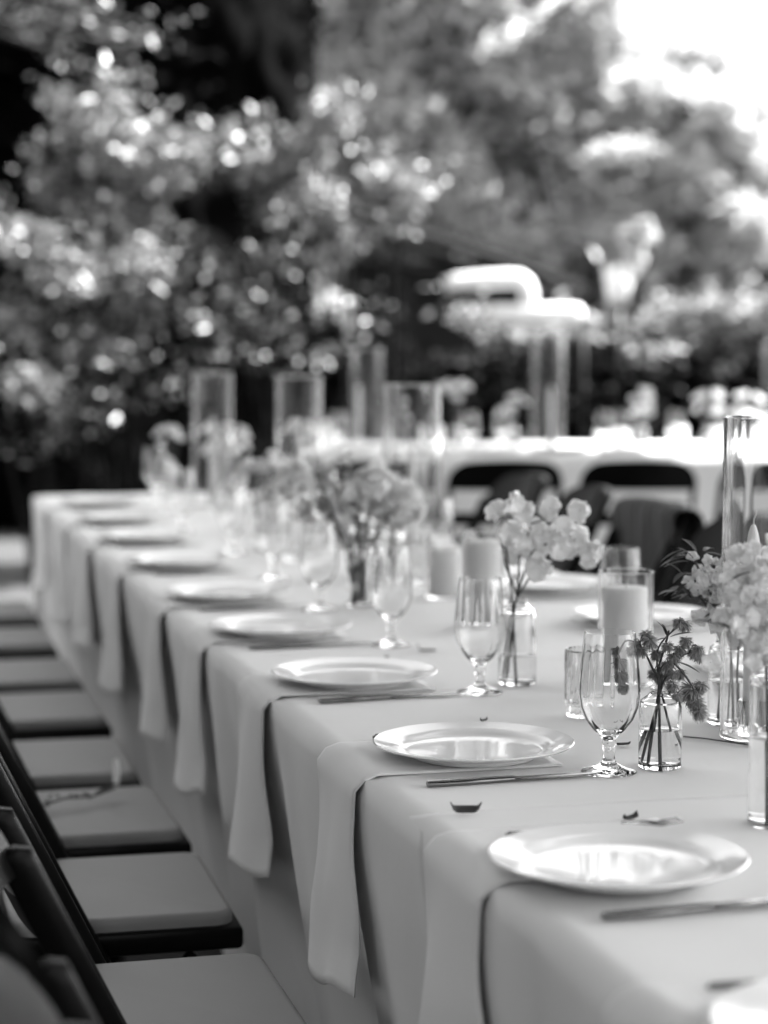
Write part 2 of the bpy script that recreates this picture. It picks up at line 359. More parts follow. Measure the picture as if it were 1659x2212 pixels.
tree('added unseen tree left of the chairs, holding back light from that side', (-4.2, 2.4, 0), 8,
     [((-4.4, .2, 2.9), (1.6, 2.0, 2.6)), ((-4.6, 3.6, 3.0), (1.5, 2.0, 2.6))], .26, 'leaf_mid', 10000, .25, aspect=.6, lumps=.8, core='leaf_mid')  # added out of view to cut the light from the left

# ------------------------------------------------------------------ shed roof and white frame in the background
sh = empty('shed', (.55, 18.6, 0)); tag(sh, 'small grey shed with a sloping raftered roof beside the shrubs', 'shed')
b = MB(); b.box((0, .9, 1.0), (1.7, 1.4, 2.0)); b.build('wall', M['beam'], sh, smooth=False)
b = MB()
b.add([(-1.0, .0, 2.55), (1.15, .0, 1.82), (1.15, 2.0, 1.82), (-1.0, 2.0, 2.55), (-1.0, .0, 2.62), (1.15, .0, 1.89), (1.15, 2.0, 1.89), (-1.0, 2.0, 2.62)],
      [(0, 1, 2, 3), (7, 6, 5, 4), (0, 4, 5, 1), (1, 5, 6, 2), (2, 6, 7, 3), (3, 7, 4, 0)]); b.build('roof', M['roof'], sh, smooth=False)
for k in range(3):
    b = MB(); b.tube([(-1.0, -.05 - k * .01, 2.52 - k * .17), (1.15, -.05 - k * .01, 1.78 - k * .17)], .045, 4); b.build('rafter', M['beam'], sh, smooth=False)
def pixpoly(o, pts, Y, r, name, mt, parent=None, seg=16):
    m = MB(); P = [at_depth(x, y, Y) - Vector(o) for x, y in pts]; m.tube(P, r, seg); return m.build(name, mt, parent)
o = at_depth(1140, 640, 13.6); base = Vector((o.x, 13.6, 0))
wf = empty('white_frame', base); tag(wf, 'sunlit white bent metal frame standing behind the far table', 'frame')
def rnd(pts, Y, z0=None): return [at_depth(x, y, Y) - base for x, y in pts]
m = MB(); m.tube(rnd([(960, 618), (990, 610), (1050, 604), (1100, 602), (1122, 604), (1136, 615), (1141, 632), (1143, 665)], 13.6), .054, 16); m.build('bent_rail', M['white'], wf)
m = MB(); m.box(at_depth(1155, 680, 13.7) - base, (.62, .34, .13), bev=.05); m.build('shelf', M['white'], wf)
for dx in (-.25, .25):
    q = at_depth(1175, 660, 13.7) - base
    m = MB(); m.tube([(q.x + dx, .1, 0), (q.x + dx, .1, q.z - .05)], .025, 10); m.build('leg', M['black'], wf)
# parasol-like white post with plume
pb = Vector((at_depth(1335, 640, 13.9).x, 13.9, 0))
pl = empty('planter', pb); tag(pl, 'white pot on a slim stand holding tall white blooms, behind the far table', 'planter')
q = at_depth(1336, 655, 13.9) - pb; potz = q.z; q2 = at_depth(1336, 575, 13.9) - pb
m = MB(); m.lathe([(0, 0), (.07, 0), (.105, .25), (.095, .25), (.06, .02), (0, .02)], 24, (0, 0, q.z)); m.build('pot', M['white'], pl)
m = MB(); m.tube([(0, 0, 0), (0, 0, q.z + .01)], .02, 10); m.lathe([(0, 0), (.14, 0), (.14, .02), (0, .03)], 24); m.build('stand', M['black'], pl)

# ------------------------------------------------------------------ tables and cloths
TZ = .75; NL, NR = .606, 1.60; T0, T1 = -1.3, 7.36; SEAM = 2.262
def cloth(name, t0, t1, z, label, drop, end_drop, seed, dens=.02, edge_extra=0.0):
    """a cloth over a long table: flat top with faint wrinkles, both sides hanging in soft pleats"""
    root_loc = NT(0, 0, 0)
    rows = int((t1 - t0) / dens)
    def hang(v): return v
    cols = []
    nd = 26; W_ = NR - NL
    for i in range(nd, 0, -1): cols.append(('L', drop * i / nd))
    nw = 30
    for i in range(nw + 1): cols.append(('T', W_ * i / nw))
    for i in range(1, nd + 1): cols.append(('R', drop * i / nd))
    rr = .012; vs = []
    ends = [-1] if end_drop else []
    for j in range(rows + 1):
        t = t0 + (t1 - t0) * j / rows
        for side, d in cols:
            if side == 'T':
                n = NL + d; zz = z + .0020 * noise.noise(Vector((n * 3.2, t * 2.3, seed))) + .0012 * noise.noise(Vector((n * 7, t * 6, seed + 3))) - .0012 * max(0, 1 - abs(((t + .05 * math.sin(n * 4)) % .95) - .47) / .02)
                e = min(d, W_ - d)
                if e < rr: zz -= rr * .25 * (1 - e / rr)
                vs.append(NT(n, t, zz))
            else:
                v = d / drop
                ph = seed * 1.7 + t * 15.0 + 1.6 * math.sin(t * 3.1 + seed) + (9 if side == 'R' else 0)
                a = (.002 + .070 * v) * (.65 + .5 * noise.noise(Vector((t * 1.9, seed, 1))))
                w = math.sin(ph) * a + .35 * a * math.sin(ph * 2.3 + 1) + .006 * v * noise.noise(Vector((t * 8, v * 3, seed)))
                out = .004 + w * .9 - .13 * v ** 1.4
                out = min(max(out, -.02) if v < .12 else out, .005)
                tt = t + .018 * v * math.cos(ph)
                if d < rr * 1.5: out *= d / (rr * 1.5)
                zz = z - d - .003 + .004 * math.sin(ph + 2) * v
                n = NL - out if side == 'L' else NR + out
                vs.append(NT(n, tt, zz))
    nc = len(cols); fs = [(j * nc + i, j * nc + i + 1, (j + 1) * nc + i + 1, (j + 1) * nc + i) for j in range(rows) for i in range(nc - 1)]
    if end_drop:                                       # the cloth falls over the far end too
        b0 = rows * nc; base_row = list(range(b0, b0 + nc)); last = base_row
        for k in range(1, nd + 1):
            v = k / nd; row = []
            for i, (side, d) in enumerate(cols):
                if side != 'T': row.append(last[i]); continue
                n = NL + d; ph = n * 14 + seed
                out = (.004 + .05 * v) + (.006 + .035 * v) * math.sin(ph)
                zz = z - drop * v - .003
                row.append(len(vs)); vs.append(NT(n, t1 + out, zz))
            for i in range(nc - 1):
                if cols[i][0] == 'T' and cols[i + 1][0] == 'T': fs.append((last[i], last[i + 1], row[i + 1], row[i]))
            last = row
    o = mk(name, vs, fs, M['cloth'])
    so_ = o.modifiers.new('thickness', 'SOLIDIFY'); so_.thickness = .0012; so_.offset = -1
    tag(o, label, 'tablecloth'); return o
cloth('tablecloth', 2.20, T1, TZ, 'long white tablecloth reaching from the cloth seam to the far left table end', .70, True, 2.0)
cloth('tablecloth', T0, SEAM, TZ + .0022, 'white tablecloth on the near table end, its edge lapping over the other cloth', .70, False, 8.0)
tb = empty('table', NT((NL + NR) / 2, (T0 + T1) / 2), ALPHA); tag(tb, 'long dining table hidden under the white tablecloths', 'table')
m = MB(); m.box((0, 0, TZ - .02), (NR - NL - .02, T1 - T0 - .02, .03)); m.build('tabletop', M['greywood'], tb, smooth=False)
for sx in (-.15, .15):
    for sy in (-4.1, -1.4, 1.4, 4.1):
        m = MB(); m.tube([(sx, sy, 0), (sx, sy, TZ - .034)], .015, 8); m.build('leg', M['black'], tb)

# second table across the background
T2Z = .80; T2Y0, T2Y1, T2X0, T2X1 = 8.95, 10.1, -.42, 4.2
def cloth2():
    vs = []; nx = 220; prof = [('F', .72 * i / 16) for i in range(16, 0, -1)] + [('T', i / 10) for i in range(11)] + [('B', .72 * i / 8) for i in range(1, 9)]
    for j in range(nx + 1):
        x = T2X0 + (T2X1 - T2X0) * j / nx
        for s, d in prof:
            if s == 'T': vs.append((x, T2Y0 + (T2Y1 - T2Y0) * d, T2Z + .001 * noise.noise(Vector((x * 3, d * 3, 0)))))
            else:
                w = (.006 + .03 * d) * math.sin(x * 17 + 1.5 * math.sin(x * 3)); sg = -1 if s == 'F' else 1
                vs.append((x, (T2Y0 if s == 'F' else T2Y1) + sg * (max(.004, .01 + .06 * d + w * min(1, d * 3))), T2Z - d))
    nc = len(prof); fs = [(j * nc + i, (j + 1) * nc + i, (j + 1) * nc + i + 1, j * nc + i + 1) for j in range(nx) for i in range(nc - 1)]
    o = mk('tablecloth', vs, fs, M['cloth']); q = o.modifiers.new('thickness', 'SOLIDIFY'); q.thickness = .0012
    tag(o, 'white tablecloth on the far table across the background', 'tablecloth')
cloth2()
tb2 = empty('table', ((T2X0 + T2X1) / 2, (T2Y0 + T2Y1) / 2, 0)); tag(tb2, 'far dining table crossing the background under white linen', 'table')
m = MB(); m.box((0, 0, T2Z - .02), (T2X1 - T2X0 - .01, T2Y1 - T2Y0 - .02, .03)); m.build('tabletop', M['greywood'], tb2, smooth=False)
for sx in (-2.1, 0, 2.1):
    for sy in (-.45, .45):
        m = MB(); m.tube([(sx, sy, 0), (sx, sy, T2Z - .034)], .015, 8); m.build('leg', M['black'], tb2)

# ------------------------------------------------------------------ plates, napkins, cutlery
ORD = ['nearest', 'second', 'third', 'fourth', 'fifth', 'sixth', 'seventh', 'eighth', 'ninth', 'tenth', 'eleventh']
PLATE_T = [1.425, 1.972, 2.562, 3.168, 3.73, 4.27, 4.92, 5.58, 6.2, 6.83]; PN = .765
m = MB()
m.lathe([(0, .004), (.072, .004), (.076, .0), (.081, .0), (.083, .0045), (.105, .0100), (.1285, .0165), (.1305, .0182), (.1290, .0196), (.108, .0148), (.098, .0128), (.094, .0100), (.089, .0078), (.085, .0070), (.05, .0072), (.02, .0070), (0, .0070)], 72)
plate0 = m.build('dinner_plate', M['china'], clean=True)
plate_used = [False]
def place_plate(p, label, group):
    o = plate0 if not plate_used[0] else copy_tree(plate0); plate_used[0] = True
    o.location = p; o.rotation_euler = (random.uniform(-.004, .004), random.uniform(-.004, .004), random.uniform(0, 6)); tag(o, label, 'plate', group); return o

def napkin_mesh(seed, W_=.205, hang=.285, lay=.26, bulge=.042):
    """folded cloth: lies under the plate, rolls over the table edge and hangs in a rounded column. local x = n, y = t"""
    rs = random.Random(seed); nu, nv = 22, 40; vs = []
    lean = rs.uniform(-.12, .12)
    for j in range(nv + 1):
        s = (lay + hang) * j / nv                    # path length from the inner end
        for i in range(nu + 1):
            u = -1 + 2 * i / nu
            if s < lay - .012:
                x = lay - s; y = u * W_ / 2; z = .0035 + .0012 * noise.noise(Vector((x * 12, y * 14, seed))) + (0.010 * max(0, 1 - x / .10) ** 2) * (1 - u * u)
            else:
                h = s - (lay - .012); v = max(0.0, min(1, (h - .012) / hang))
                a = min(1, h / .018) * math.pi / 2
                side = (1 - .14 * math.sin(min(1, v * 1.5) * math.pi)) + .10 * v
                au = abs(u) ** 2.1; w_ = min(1, v * 1.25)
                x = .012 - .016 * math.sin(a) - .007 * min(1, h / .02) - .030 * v + au * (.004 * min(1, h / .06) + .028 * w_ ** 1.6) + .007 * v * noise.noise(Vector((u * 1.6, v * 2.5, seed))) - .005 * v * math.sin(u * 4.2 + seed)
                y = u * W_ / 2 * side + lean * .12 * v + .012 * v * noise.noise(Vector((v * 3, seed, 2))) - (.018 * v * (u > .55) * (u - .55))
                z = .0035 + (0.010 * (1 - u * u)) * (1 - min(1, h / .02)) - h * .985 - .010 * v * u + .007 * v * math.sin(u * 5 + seed)
            vs.append((x, y, z))
    fs = [(j * (nu + 1) + i, j * (nu + 1) + i + 1, (j + 1) * (nu + 1) + i + 1, (j + 1) * (nu + 1) + i) for j in range(nv) for i in range(nu)]
    return vs, fs
def napkin(tc, k, label, group='hanging napkins under the left row of plates', side=1, W_=.215):
    vs, fs = napkin_mesh(k * 3.7, W_=W_, hang=random.uniform(.268, .295))
    if side > 0: o = mk('napkin', vs, fs, M['napkin'], loc=NT(NL - .002, tc, TZ + (.0022 if tc < SEAM else 0)), rot=(0, 0, ALPHA))
    else: o = mk('napkin', vs, fs, M['napkin'], loc=NT(NR + .002, tc, TZ), rot=(0, 0, ALPHA + math.pi))
    q = o.modifiers.new('thickness', 'SOLIDIFY'); q.thickness = .003; q.offset = 0
    tag(o, label, 'napkin', group); return o

def knife_mesh():
    m = MB(); H = [(0, .0045, .0035), (.003, .0065, .0042), (.05, .0068, .0045), (.10, .0055, .004), (.112, .0048, .0036)]
    pts = []
    def loft(secs, seg=12):
        vs = []
        for x, w, h in secs:
            for k in range(seg):
                a = 2 * math.pi * k / seg; vs.append((x, w * math.cos(a), h * math.sin(a) + .0046))
        fs = [(i * seg + k, i * seg + (k + 1) % seg, (i + 1) * seg + (k + 1) % seg, (i + 1) * seg + k) for i in range(len(secs) - 1) for k in range(seg)]
        fs += [tuple(range(seg))[::-1], tuple((len(secs) - 1) * seg + k for k in range(seg))]; m.add(vs, fs)
    loft(H); h = m; m2 = MB(); m = m2
    loft([(.112, .0045, .0034), (.118, .0075, .0022), (.13, .0088, .0014), (.19, .0095, .0011), (.215, .0075, .0009), (.226, .001, .0005)])
    return h, m2
kh, kb = knife_mesh()
kroot = empty('dinner_knife'); kh.build('handle', M['steel'], kroot, auto=40); kb.build('blade', M['steel'], kroot, auto=40)
froot = empty('dinner_fork'); m = MB()
m.tube([(0, 0, .004), (.004, 0, .004), (.06, 0, .003), (.12, 0, .004), (.14, 0, .007)], [.003, .0055, .005, .003, .003], 10); m.build('handle', M['steel'], froot)
m = MB(); m.box((.152, 0, .008), (.026, .022, .0022), bev=.001)
for k in range(4): m.tube([(.163, -.009 + k * .006, .008), (.18, -.009 + k * .006, .006), (.205, -.009 + k * .006, .009)], .0012, 6)
m.build('tines', M['steel'], froot)
first = {'k': True, 'f': True}
def cutlery(root, key, p, rz, label, cat, group):
    o = root if first[key] else copy_tree(root); first[key] = False
    o.location = p; o.rotation_euler = (0, 0, rz); tag(o, label, cat, group); return o
for k, t in enumerate(PLATE_T):
    w = ORD[k]; z = TZ + (.0022 if t < SEAM else 0)
    lab = {0: 'white dinner plate cut off at the bottom right corner of the picture', 1: 'large blurred white dinner plate at the lower right, nearest whole plate', 2: 'white dinner plate in sharp focus left of the water goblet', 9: 'white dinner plate at the far left corner of the long table'}.get(k, 'white dinner plate in the left row, %s from the camera' % w)
    place_plate(NT([.745, .738, .772, .755, .748, .748, .75, .755, .768, .782][k] + random.uniform(-.004, .004), t - .012 - (.02 if k < 2 else 0) + random.uniform(-.006, .006), z + .0065), lab, 'dinner plates along the left side of the long table')
    napkin(t + [.06, .075, .018, .008, .028, .0, .028, .018, .008, .028][k], k + 1, 'white napkin hanging over the left table edge, %s from the camera' % w)
    cutlery(kroot, 'k', NT(.665, t - .165 - (.02 if k == 1 else 0), z + .001), ALPHA + R(2.5 + random.uniform(-1.5, 1.5)), 'steel knife on the near side of the %s left row plate' % ('sharply focused' if k == 2 else w), 'knife', 'knives along the left side')
    cutlery(froot, 'f', NT(.672, t + .135, z + .002), ALPHA + R(random.uniform(-3, 3)), 'steel fork half hidden behind the %s left row plate' % ('sharply focused' if k == 2 else w), 'fork', 'forks along the left side')
for k, t in enumerate([3.08, 3.70, 4.24, 4.86, 5.48, 6.1, 6.72]):
    place_plate(NT(1.45, t, TZ + .0065), 'white dinner plate in the right row, %s from the camera' % ORD[k], 'dinner plates along the right side of the long table')
    napkin(t, k + 20, 'white napkin under the %s plate of the right row' % ORD[k], 'napkins under the right row of plates', side=-1)

# ------------------------------------------------------------------ glassware and candles
def shell(prof_out, wall, base):                     # closed profile: up the outside, down the inside
    inn = [(max(r - wall, .0005), z) for r, z in prof_out if z > base]
    return prof_out + inn[::-1] + [(max(inn[0][0], 0), base), (0, base)] if inn else prof_out
def goblet_proto():
    out = [(0, 0), (.034, 0), (.0352, .0012), (.034, .0026), (.022, .006), (.012, .0105), (.008, .0155), (.0072, .022), (.0078, .030), (.0095, .036), (.0085, .041), (.0115, .046), (.021, .055), (.0305, .068), (.0368, .084), (.0390, .100), (.0385, .116), (.0365, .138), (.0340, .160), (.0320, .1775)]
    inn = [(.0307, .1778), (.0327, .160), (.0352, .138), (.0372, .116), (.0376, .100), (.0352, .085), (.0285, .0695), (.0185, .058), (.008, .0515), (0, .050)]
    m = MB(); m.lathe(out + inn, 84, ribs=14, rib=.00045, ribrange=(22, 27)); return m.build('water_goblet', M['glass'], clean=True)
gob0 = goblet_proto(); gob_used = [0]
def goblet(p, label, group='water goblets on the long table', s=1):
    o = gob0 if not gob_used[0] else copy_tree(gob0); gob_used[0] = 1
    o.location = p; o.scale = (s, s, s); o.rotation_euler = (0, 0, random.uniform(0, 6)); tag(o, label, 'goblet', group); return o
TT = TZ + .0012
def tp(x, y, z=TT): p = on_plane(x, y, z); return p
goblet(tp(1315, 1668), 'clear stemmed water goblet in sharp focus beside the dark flowers')
goblet(tp(1036, 1496), 'clear stemmed goblet in front of the vase of white sweet peas')
goblet(tp(845, 1394), 'blurred goblet right of the fourth left row plate, before the mixed bouquet')
goblet(tp(690, 1318), 'blurred goblet right of the fifth left row plate')
for k, (n, t) in enumerate([(.92, 4.62), (.93, 5.2), (.90, 5.85), (.93, 6.45)]): goblet(NT(n, t, TT), 'hazy goblet in the left goblet row, %s from the camera' % ORD[k + 4])
goblet(tp(335, 1080), 'goblet standing out against the dark hedge at the far table end')
goblet(NT(1.30, 3.42, TT), 'goblet standing just behind the near pillar candle glass')
for k, t in enumerate([4.05, 4.6, 5.2, 5.8, 6.5]): goblet(NT(1.30, t, TT), 'hazy goblet in the right goblet row, %s from the camera' % ORD[k + 1])

def hurricane_proto():
    r, h = .069, .437
    m = MB(); m.lathe([(0, 0), (r - .002, 0), (r, .002), (r, h - .001), (r - .002, h), (r - .0044, h - .001), (r - .0044, .006), (r - .008, .004), (0, .004)], 72)
    return m.build('glass_cylinder', M['glass'], clean=True)
hur0 = hurricane_proto(); hu = [0]
def hurricane(p, label, group='tall glass cylinders on the long table', s=1.0, sz=1.0):
    o = hur0 if not hu[0] else copy_tree(hur0); hu[0] = 1
    o.location = p; o.scale = (s, s, sz); o.rotation_euler = (0, 0, random.uniform(0, 6)); tag(o, label, 'glass cylinder', group); return o
# taper candle in a small fluted glass holder
tap0 = empty('taper_candle'); m = MB()
m.lathe([(0, .0), (.0105, .0), (.0112, .01), (.011, .20), (.0108, .225), (.0095, .245), (.0065, .262), (.003, .272), (0, .274)], 28); m.build('candle', M['wax'], tap0)
m = MB(); m.tube([(0, 0, .272), (.0005, 0, .280), (.003, 0, .286), (.004, 0, .292)], .0011, 6); m.build('wick', M['wick'], tap0)
hol0 = None
m = MB(); m.lathe([(0, 0), (.0175, 0), (.018, .002), (.018, .046), (.0165, .048), (.0135, .048), (.0125, .046), (.0125, .014), (0, .014)], 64, ribs=16, rib=.002, ribrange=(2, 3)); hol0 = m.build('candle_holder', M['glass'], clean=True)
ta = [0]
def taper(p, label, hlabel, g='taper candles inside the glass cylinders', s=1.0):
    global hol0
    a = tap0 if not ta[0] else copy_tree(tap0); h = hol0 if not ta[0] else copy_tree(hol0); ta[0] = 1
    h.location = p; a.location = Vector(p) + Vector((0, 0, .0145)); a.scale = (1, 1, s)
    tag(a, label, 'candle', g); tag(h, hlabel, 'candle holder', 'fluted glass holders of the taper candles')
ch = at_depth(1664, 1590, on_plane(1664, 1590, TT).y); ch = on_plane(1664, 1592, TT)
hurricane(ch, 'tall clear glass cylinder at the right frame edge around a white taper')
taper(ch + Vector((-.028, -.005, .0045)), 'white taper candle with a fresh curled wick in the near glass cylinder', 'fluted clear holder inside the near right glass cylinder')
tips = [((892, None), 1.29, 4.72, 'tall glass cylinder before the left black chair of the far table'), ((648, None), 1.27, 5.95, 'tall glass cylinder above the white hydrangea in the middle of the table'), ((460, None), 1.16, 6.75, 'farthest tall glass cylinder of the long table, against the shrubs')]
for k, ((x, _), n, t, lab) in enumerate(tips):
    # keep to the photograph's column
    best = min([n + d * .01 for d in range(-30, 31)], key=lambda q: abs(CX + FPX * NT(q, t).x / NT(q, t).y - x))
    p = NT(best, t, TT); hurricane(p, lab)
    taper(p + Vector((.0, 0, .0045)), 'white taper in the %s of the blurred glass cylinders' % ['nearest', 'middle', 'farthest'][k], 'fluted holder in the %s of the blurred glass cylinders' % ['nearest', 'middle', 'farthest'][k])

def pillar(p, label, glab, r=.035, h=.145, gr=.044, gh=.183, glass=True, g='pillar candles on the long table'):
    c = empty('pillar_candle', Vector(p) + Vector((0, 0, .0045 if glass else 0)))
    m = MB(); m.lathe([(0, 0), (r - .001, 0), (r, .001), (r, h - .003), (r - .003, h), (r * .6, h - .0025), (0, h - .004)], 48); m.build('candle', M['wax'], c)
    m = MB(); m.tube([(0, 0, h - .005), (.001, 0, h + .006)], .001, 6); m.build('wick', M['wick'], c); tag(c, label, 'candle', g)
    if glass:
        m = MB(); m.lathe([(0, 0), (gr - .002, 0), (gr, .002), (gr, gh - .001), (gr - .0015, gh), (gr - .003, gh - .001), (gr - .003, .006), (gr - .005, .004), (0, .004)], 56)
        o = m.build('candle_glass', M['glass'], clean=True, loc=p); tag(o, glab, 'candle glass', 'clear glasses around the pillar candles')
pillar(tp(1350, 1478), 'white pillar candle standing behind the sharply focused goblet', 'clear glass around the pillar candle behind the focused goblet', h=.150, gr=.0435, gh=.180)
pillar(tp(1043, 1354), 'white pillar candle behind the vase of white sweet peas', 'clear glass around the candle behind the white sweet peas', r=.036, h=.160, gr=.041, gh=.182)
for k, (x, y, h, hh) in enumerate([(485, 1086, .20, .24), (960, 1290, .10, .13), (590, 1150, .12, .16), (730, 1180, .13, .17)]):
    w = ['tallest blurred white pillar candle, toward the far table end', 'low blurred white pillar candle right of the mixed bouquet', 'blurred white pillar candle under the middle glass cylinder', 'blurred white pillar candle left of the big white hydrangea'][k]
    pillar(tp(x, y), w, 'clear glass around the ' + w.split(',')[0].replace('white ', ''), h=h, gh=hh, r=.033)
# ribbed tumbler
def tumbler(p, label, r=.030, h=.097, wax=True, wlab=None):
    m = MB(); m.lathe([(0, 0), (r - .004, 0), (r - .003, .002), (r - .003, .016), (r, .0185), (r, h - .002), (r - .0012, h), (r - .0026, h - .002), (r - .0026, .024), (r - .006, .020), (0, .019)], 112, ribs=28, rib=.0013, ribrange=(1, 5))
    o = m.build('ribbed_tumbler', M['glass'], clean=True, loc=p); tag(o, label, 'tumbler', 'ribbed glass tumblers')
    if wax:
        m = MB(); rw = r * .62; m.lathe([(0, 0), (rw, 0), (rw, .03), (rw - .002, .032), (0, .031)], 32); o = m.build('tealight', M['wax'], loc=Vector(p) + Vector((0, 0, .0205))); tag(o, wlab, 'candle', 'tealights in ribbed tumblers')
tumbler(tp(1264, 1546), 'ribbed clear tumbler just left of the sharply focused goblet', wlab='low white tealight inside the ribbed tumbler by the focused goblet', wax=False)
tumbler(tp(905, 1262), 'blurred ribbed tumbler right of the mixed bouquet vase', r=.03, h=.09, wax=False)
tumbler(NT(1.05, 5.0, TT), 'hazy ribbed tumbler beyond the mixed bouquet', wax=False)
tumbler(NT(1.1, 6.3, TT), 'hazy ribbed tumbler near the far end of the long table', wax=False)

# ------------------------------------------------------------------ flowers
def petal_grid(m, o, d, nrm, L, Wd, cup=.2, ruf=.0, seed=0, nu=6, nv=6):
    d = d.normalized(); nrm = (nrm - d * nrm.dot(d)).normalized(); s = d.cross(nrm); vs = []
    for j in range(nv + 1):
        v = j / nv; w = Wd * math.sin(min(1, v * .93 + .07) * math.pi) ** .55 if v < 1 else Wd * .35
        for i in range(nu + 1):
            u = -1 + 2 * i / nu
            p = o + d * (L * v * (1 - .12 * u * u * v)) + s * (u * w / 2) + nrm * (cup * L * (v * v * .8 + .35 * u * u) + ruf * L * v * math.sin(u * 5 + seed + v * 3))
            vs.append(p)
    m.add(vs, [(j * (nu + 1) + i, j * (nu + 1) + i + 1, (j + 1) * (nu + 1) + i + 1, (j + 1) * (nu + 1) + i) for j in range(nv) for i in range(nu)])
def blossom_mesh(n=5, L=.02, W_=.02, cup=.25, ruf=.1, seed=0, layers=1):
    m = MB(); rs = random.Random(seed)
    for l in range(layers):
        for k in range(n):
            a = 2 * math.pi * (k + .5 * l) / n + rs.uniform(-.2, .2); tilt = .25 + .6 * l / max(1, layers) + rs.uniform(-.12, .12)
            d = Vector((math.cos(a) * math.cos(tilt), math.sin(a) * math.cos(tilt), math.sin(tilt)))
            petal_grid(m, Vector((0, 0, .001 * l)) + d * .0015, d, Vector((0, 0, 1)), L * (1 - .18 * l) * rs.uniform(.85, 1.1), W_ * rs.uniform(.85, 1.15), cup, ruf, rs.uniform(0, 6))
    me = bpy.data.meshes.new('blossom'); me.from_pydata(m.v, [], m.f); me.materials.append(M['petal']); me.shade_smooth(); return me
SWEET = [blossom_mesh(3, .027, .040, .08, .22, s, 2) for s in range(4)]
STOCK = [blossom_mesh(5, .0145, .016, .25, .12, 10 + s, 2) for s in range(4)]
ROSE = [blossom_mesh(7, .034, .036, .45, .05, 20 + s, 4) for s in range(3)]
def umbel_mesh(seed, n=300, L=.0115):
    m = MB(); rs = random.Random(seed)
    for k in range(n):
        a = rs.uniform(0, 6.283); el_ = rs.uniform(-.7, 1.2)
        d = Vector((math.cos(a) * math.cos(el_), math.sin(a) * math.cos(el_), -math.sin(el_)))
        l = L * rs.uniform(.7, 1.15); s = d.cross(Vector((rs.random() - .5, rs.random() - .5, rs.random()))).normalized() * .00065
        mid = d * l * .6 + Vector((0, 0, -.002)); tip = d * l + Vector((0, 0, -.0045))
        o = d * .003; m.add([o + s * .4, o - s * .4, mid - s, mid + s, tip + s * .4, tip - s * .4, tip + d * .001], [(0, 1, 2, 3), (3, 2, 5, 4), (4, 5, 6)])
    me = bpy.data.meshes.new('umbel'); me.from_pydata(m.v, [], m.f); me.materials.append(M['umbel']); return me
UMB = [umbel_mesh(s) for s in range(4)]
def inst(name, me, parent, loc, dirv, s=1.0, spin=None):
    o = bpy.data.objects.new(name, me); C.objects.link(o); o.parent = parent; o.location = loc
    q = Vector(dirv).normalized().to_track_quat('Z', 'Y'); q = q @ Euler((0, 0, random.uniform(0, 6.28) if spin is None else spin)).to_quaternion()
    o.rotation_mode = 'QUATERNION'; o.rotation_quaternion = q; o.scale = (s, s, s); return o
def leafblade(m, o, d, L, W_, bend=.2, seed=0):
    d = Vector(d).normalized(); up = Vector((0, 0, 1)); s = d.cross(up)
    if s.length < .1: s = Vector((1, 0, 0))
    s.normalize(); n = s.cross(d); vs = []
    for j in range(6):
        v = j / 5; w = W_ * math.sin(math.pi * min(.98, v * .9 + .08)) ** .8
        c = Vector(o) + d * L * v - Vector((0, 0, 1)) * bend * L * v * v
        vs += [c - s * w / 2 + n * w * .15, c, c + s * w / 2 + n * w * .15]
    m.add(vs, [(j * 3 + i, j * 3 + i + 1, (j + 1) * 3 + i + 1, (j + 1) * 3 + i) for j in range(5) for i in range(2)])

def bud_vase(p, r, h, neck, water, label, cat='vase', sh=.014, lip=.010, name='bud_vase'):
    w = .0022
    out = [(0, 0), (r - .002, 0), (r, .002), (r, h - sh), (r * .93, h - sh * .45), (r * .70, h - sh * .12), (neck + .003, h), (neck, h + lip * .4), (neck, h + lip)]
    inn = [(neck - w, h + lip), (neck - w, h + .001), (r * .70 - w, h - sh * .12 - w), (r * .93 - w, h - sh * .5 - w), (r - w, h - sh - w), (r - w, .009), (r - .005, .0065), (0, .0065)]
    m = MB(); m.lathe(out + inn, 56)
    o = m.build(name, M['glass'], clean=True, loc=p); tag(o, label, cat, 'clear flower vases')
    rw = r - w + .0003
    m = MB(); m.lathe([(0, .0062), (rw - .002, .0062), (rw, .0092), (rw, water), (rw - .0015, water - .0008), (0, water - .0008)], 56)
    m.build('water', M['water'], o, clean=True); return o

# V1: dark nodding flowers in the sharp bottle vase
v1 = tp(1425, 1657); sc = v1.y / FPX
vz = bud_vase(v1, .0272, .092, .0135, .050, 'small clear bottle vase in focus holding the dark nodding flowers')
def L1(x, y, dy=0.0): p = at_depth(x, y, v1.y + dy); return p - v1
b1 = empty('flower_bunch', v1); tag(b1, 'dark nodding flowers with grey fringed heads in the focused vase', 'flowers', 'cut flowers on the long table')
neck = L1(1424, 1500)
stems = [([(1385, 1640, .010), (1424, 1497, 0), (1408, 1440, 0), (1380, 1392, 0), (1352, 1385, -.004), (1338, 1412, -.004)], .0016),
         ([(1402, 1655, -.012), (1422, 1500, .003), (1424, 1440, .003), (1437, 1395, .003), (1445, 1362, .003)], .0018),
         ([(1426, 1664, 0), (1424, 1500, -.004), (1425, 1450, -.004), (1450, 1430, -.006), (1482, 1462, -.006), (1500, 1490, -.006)], .0017),
         ([(1470, 1655, .006), (1432, 1512, .004), (1424, 1470, .006), (1422, 1400, .006), (1470, 1348, .01)], .0015),
         ([(1394, 1650, .004), (1424, 1506, -.002), (1440, 1460, -.003), (1470, 1420, -.004), (1490, 1410, -.004)], .0014)]
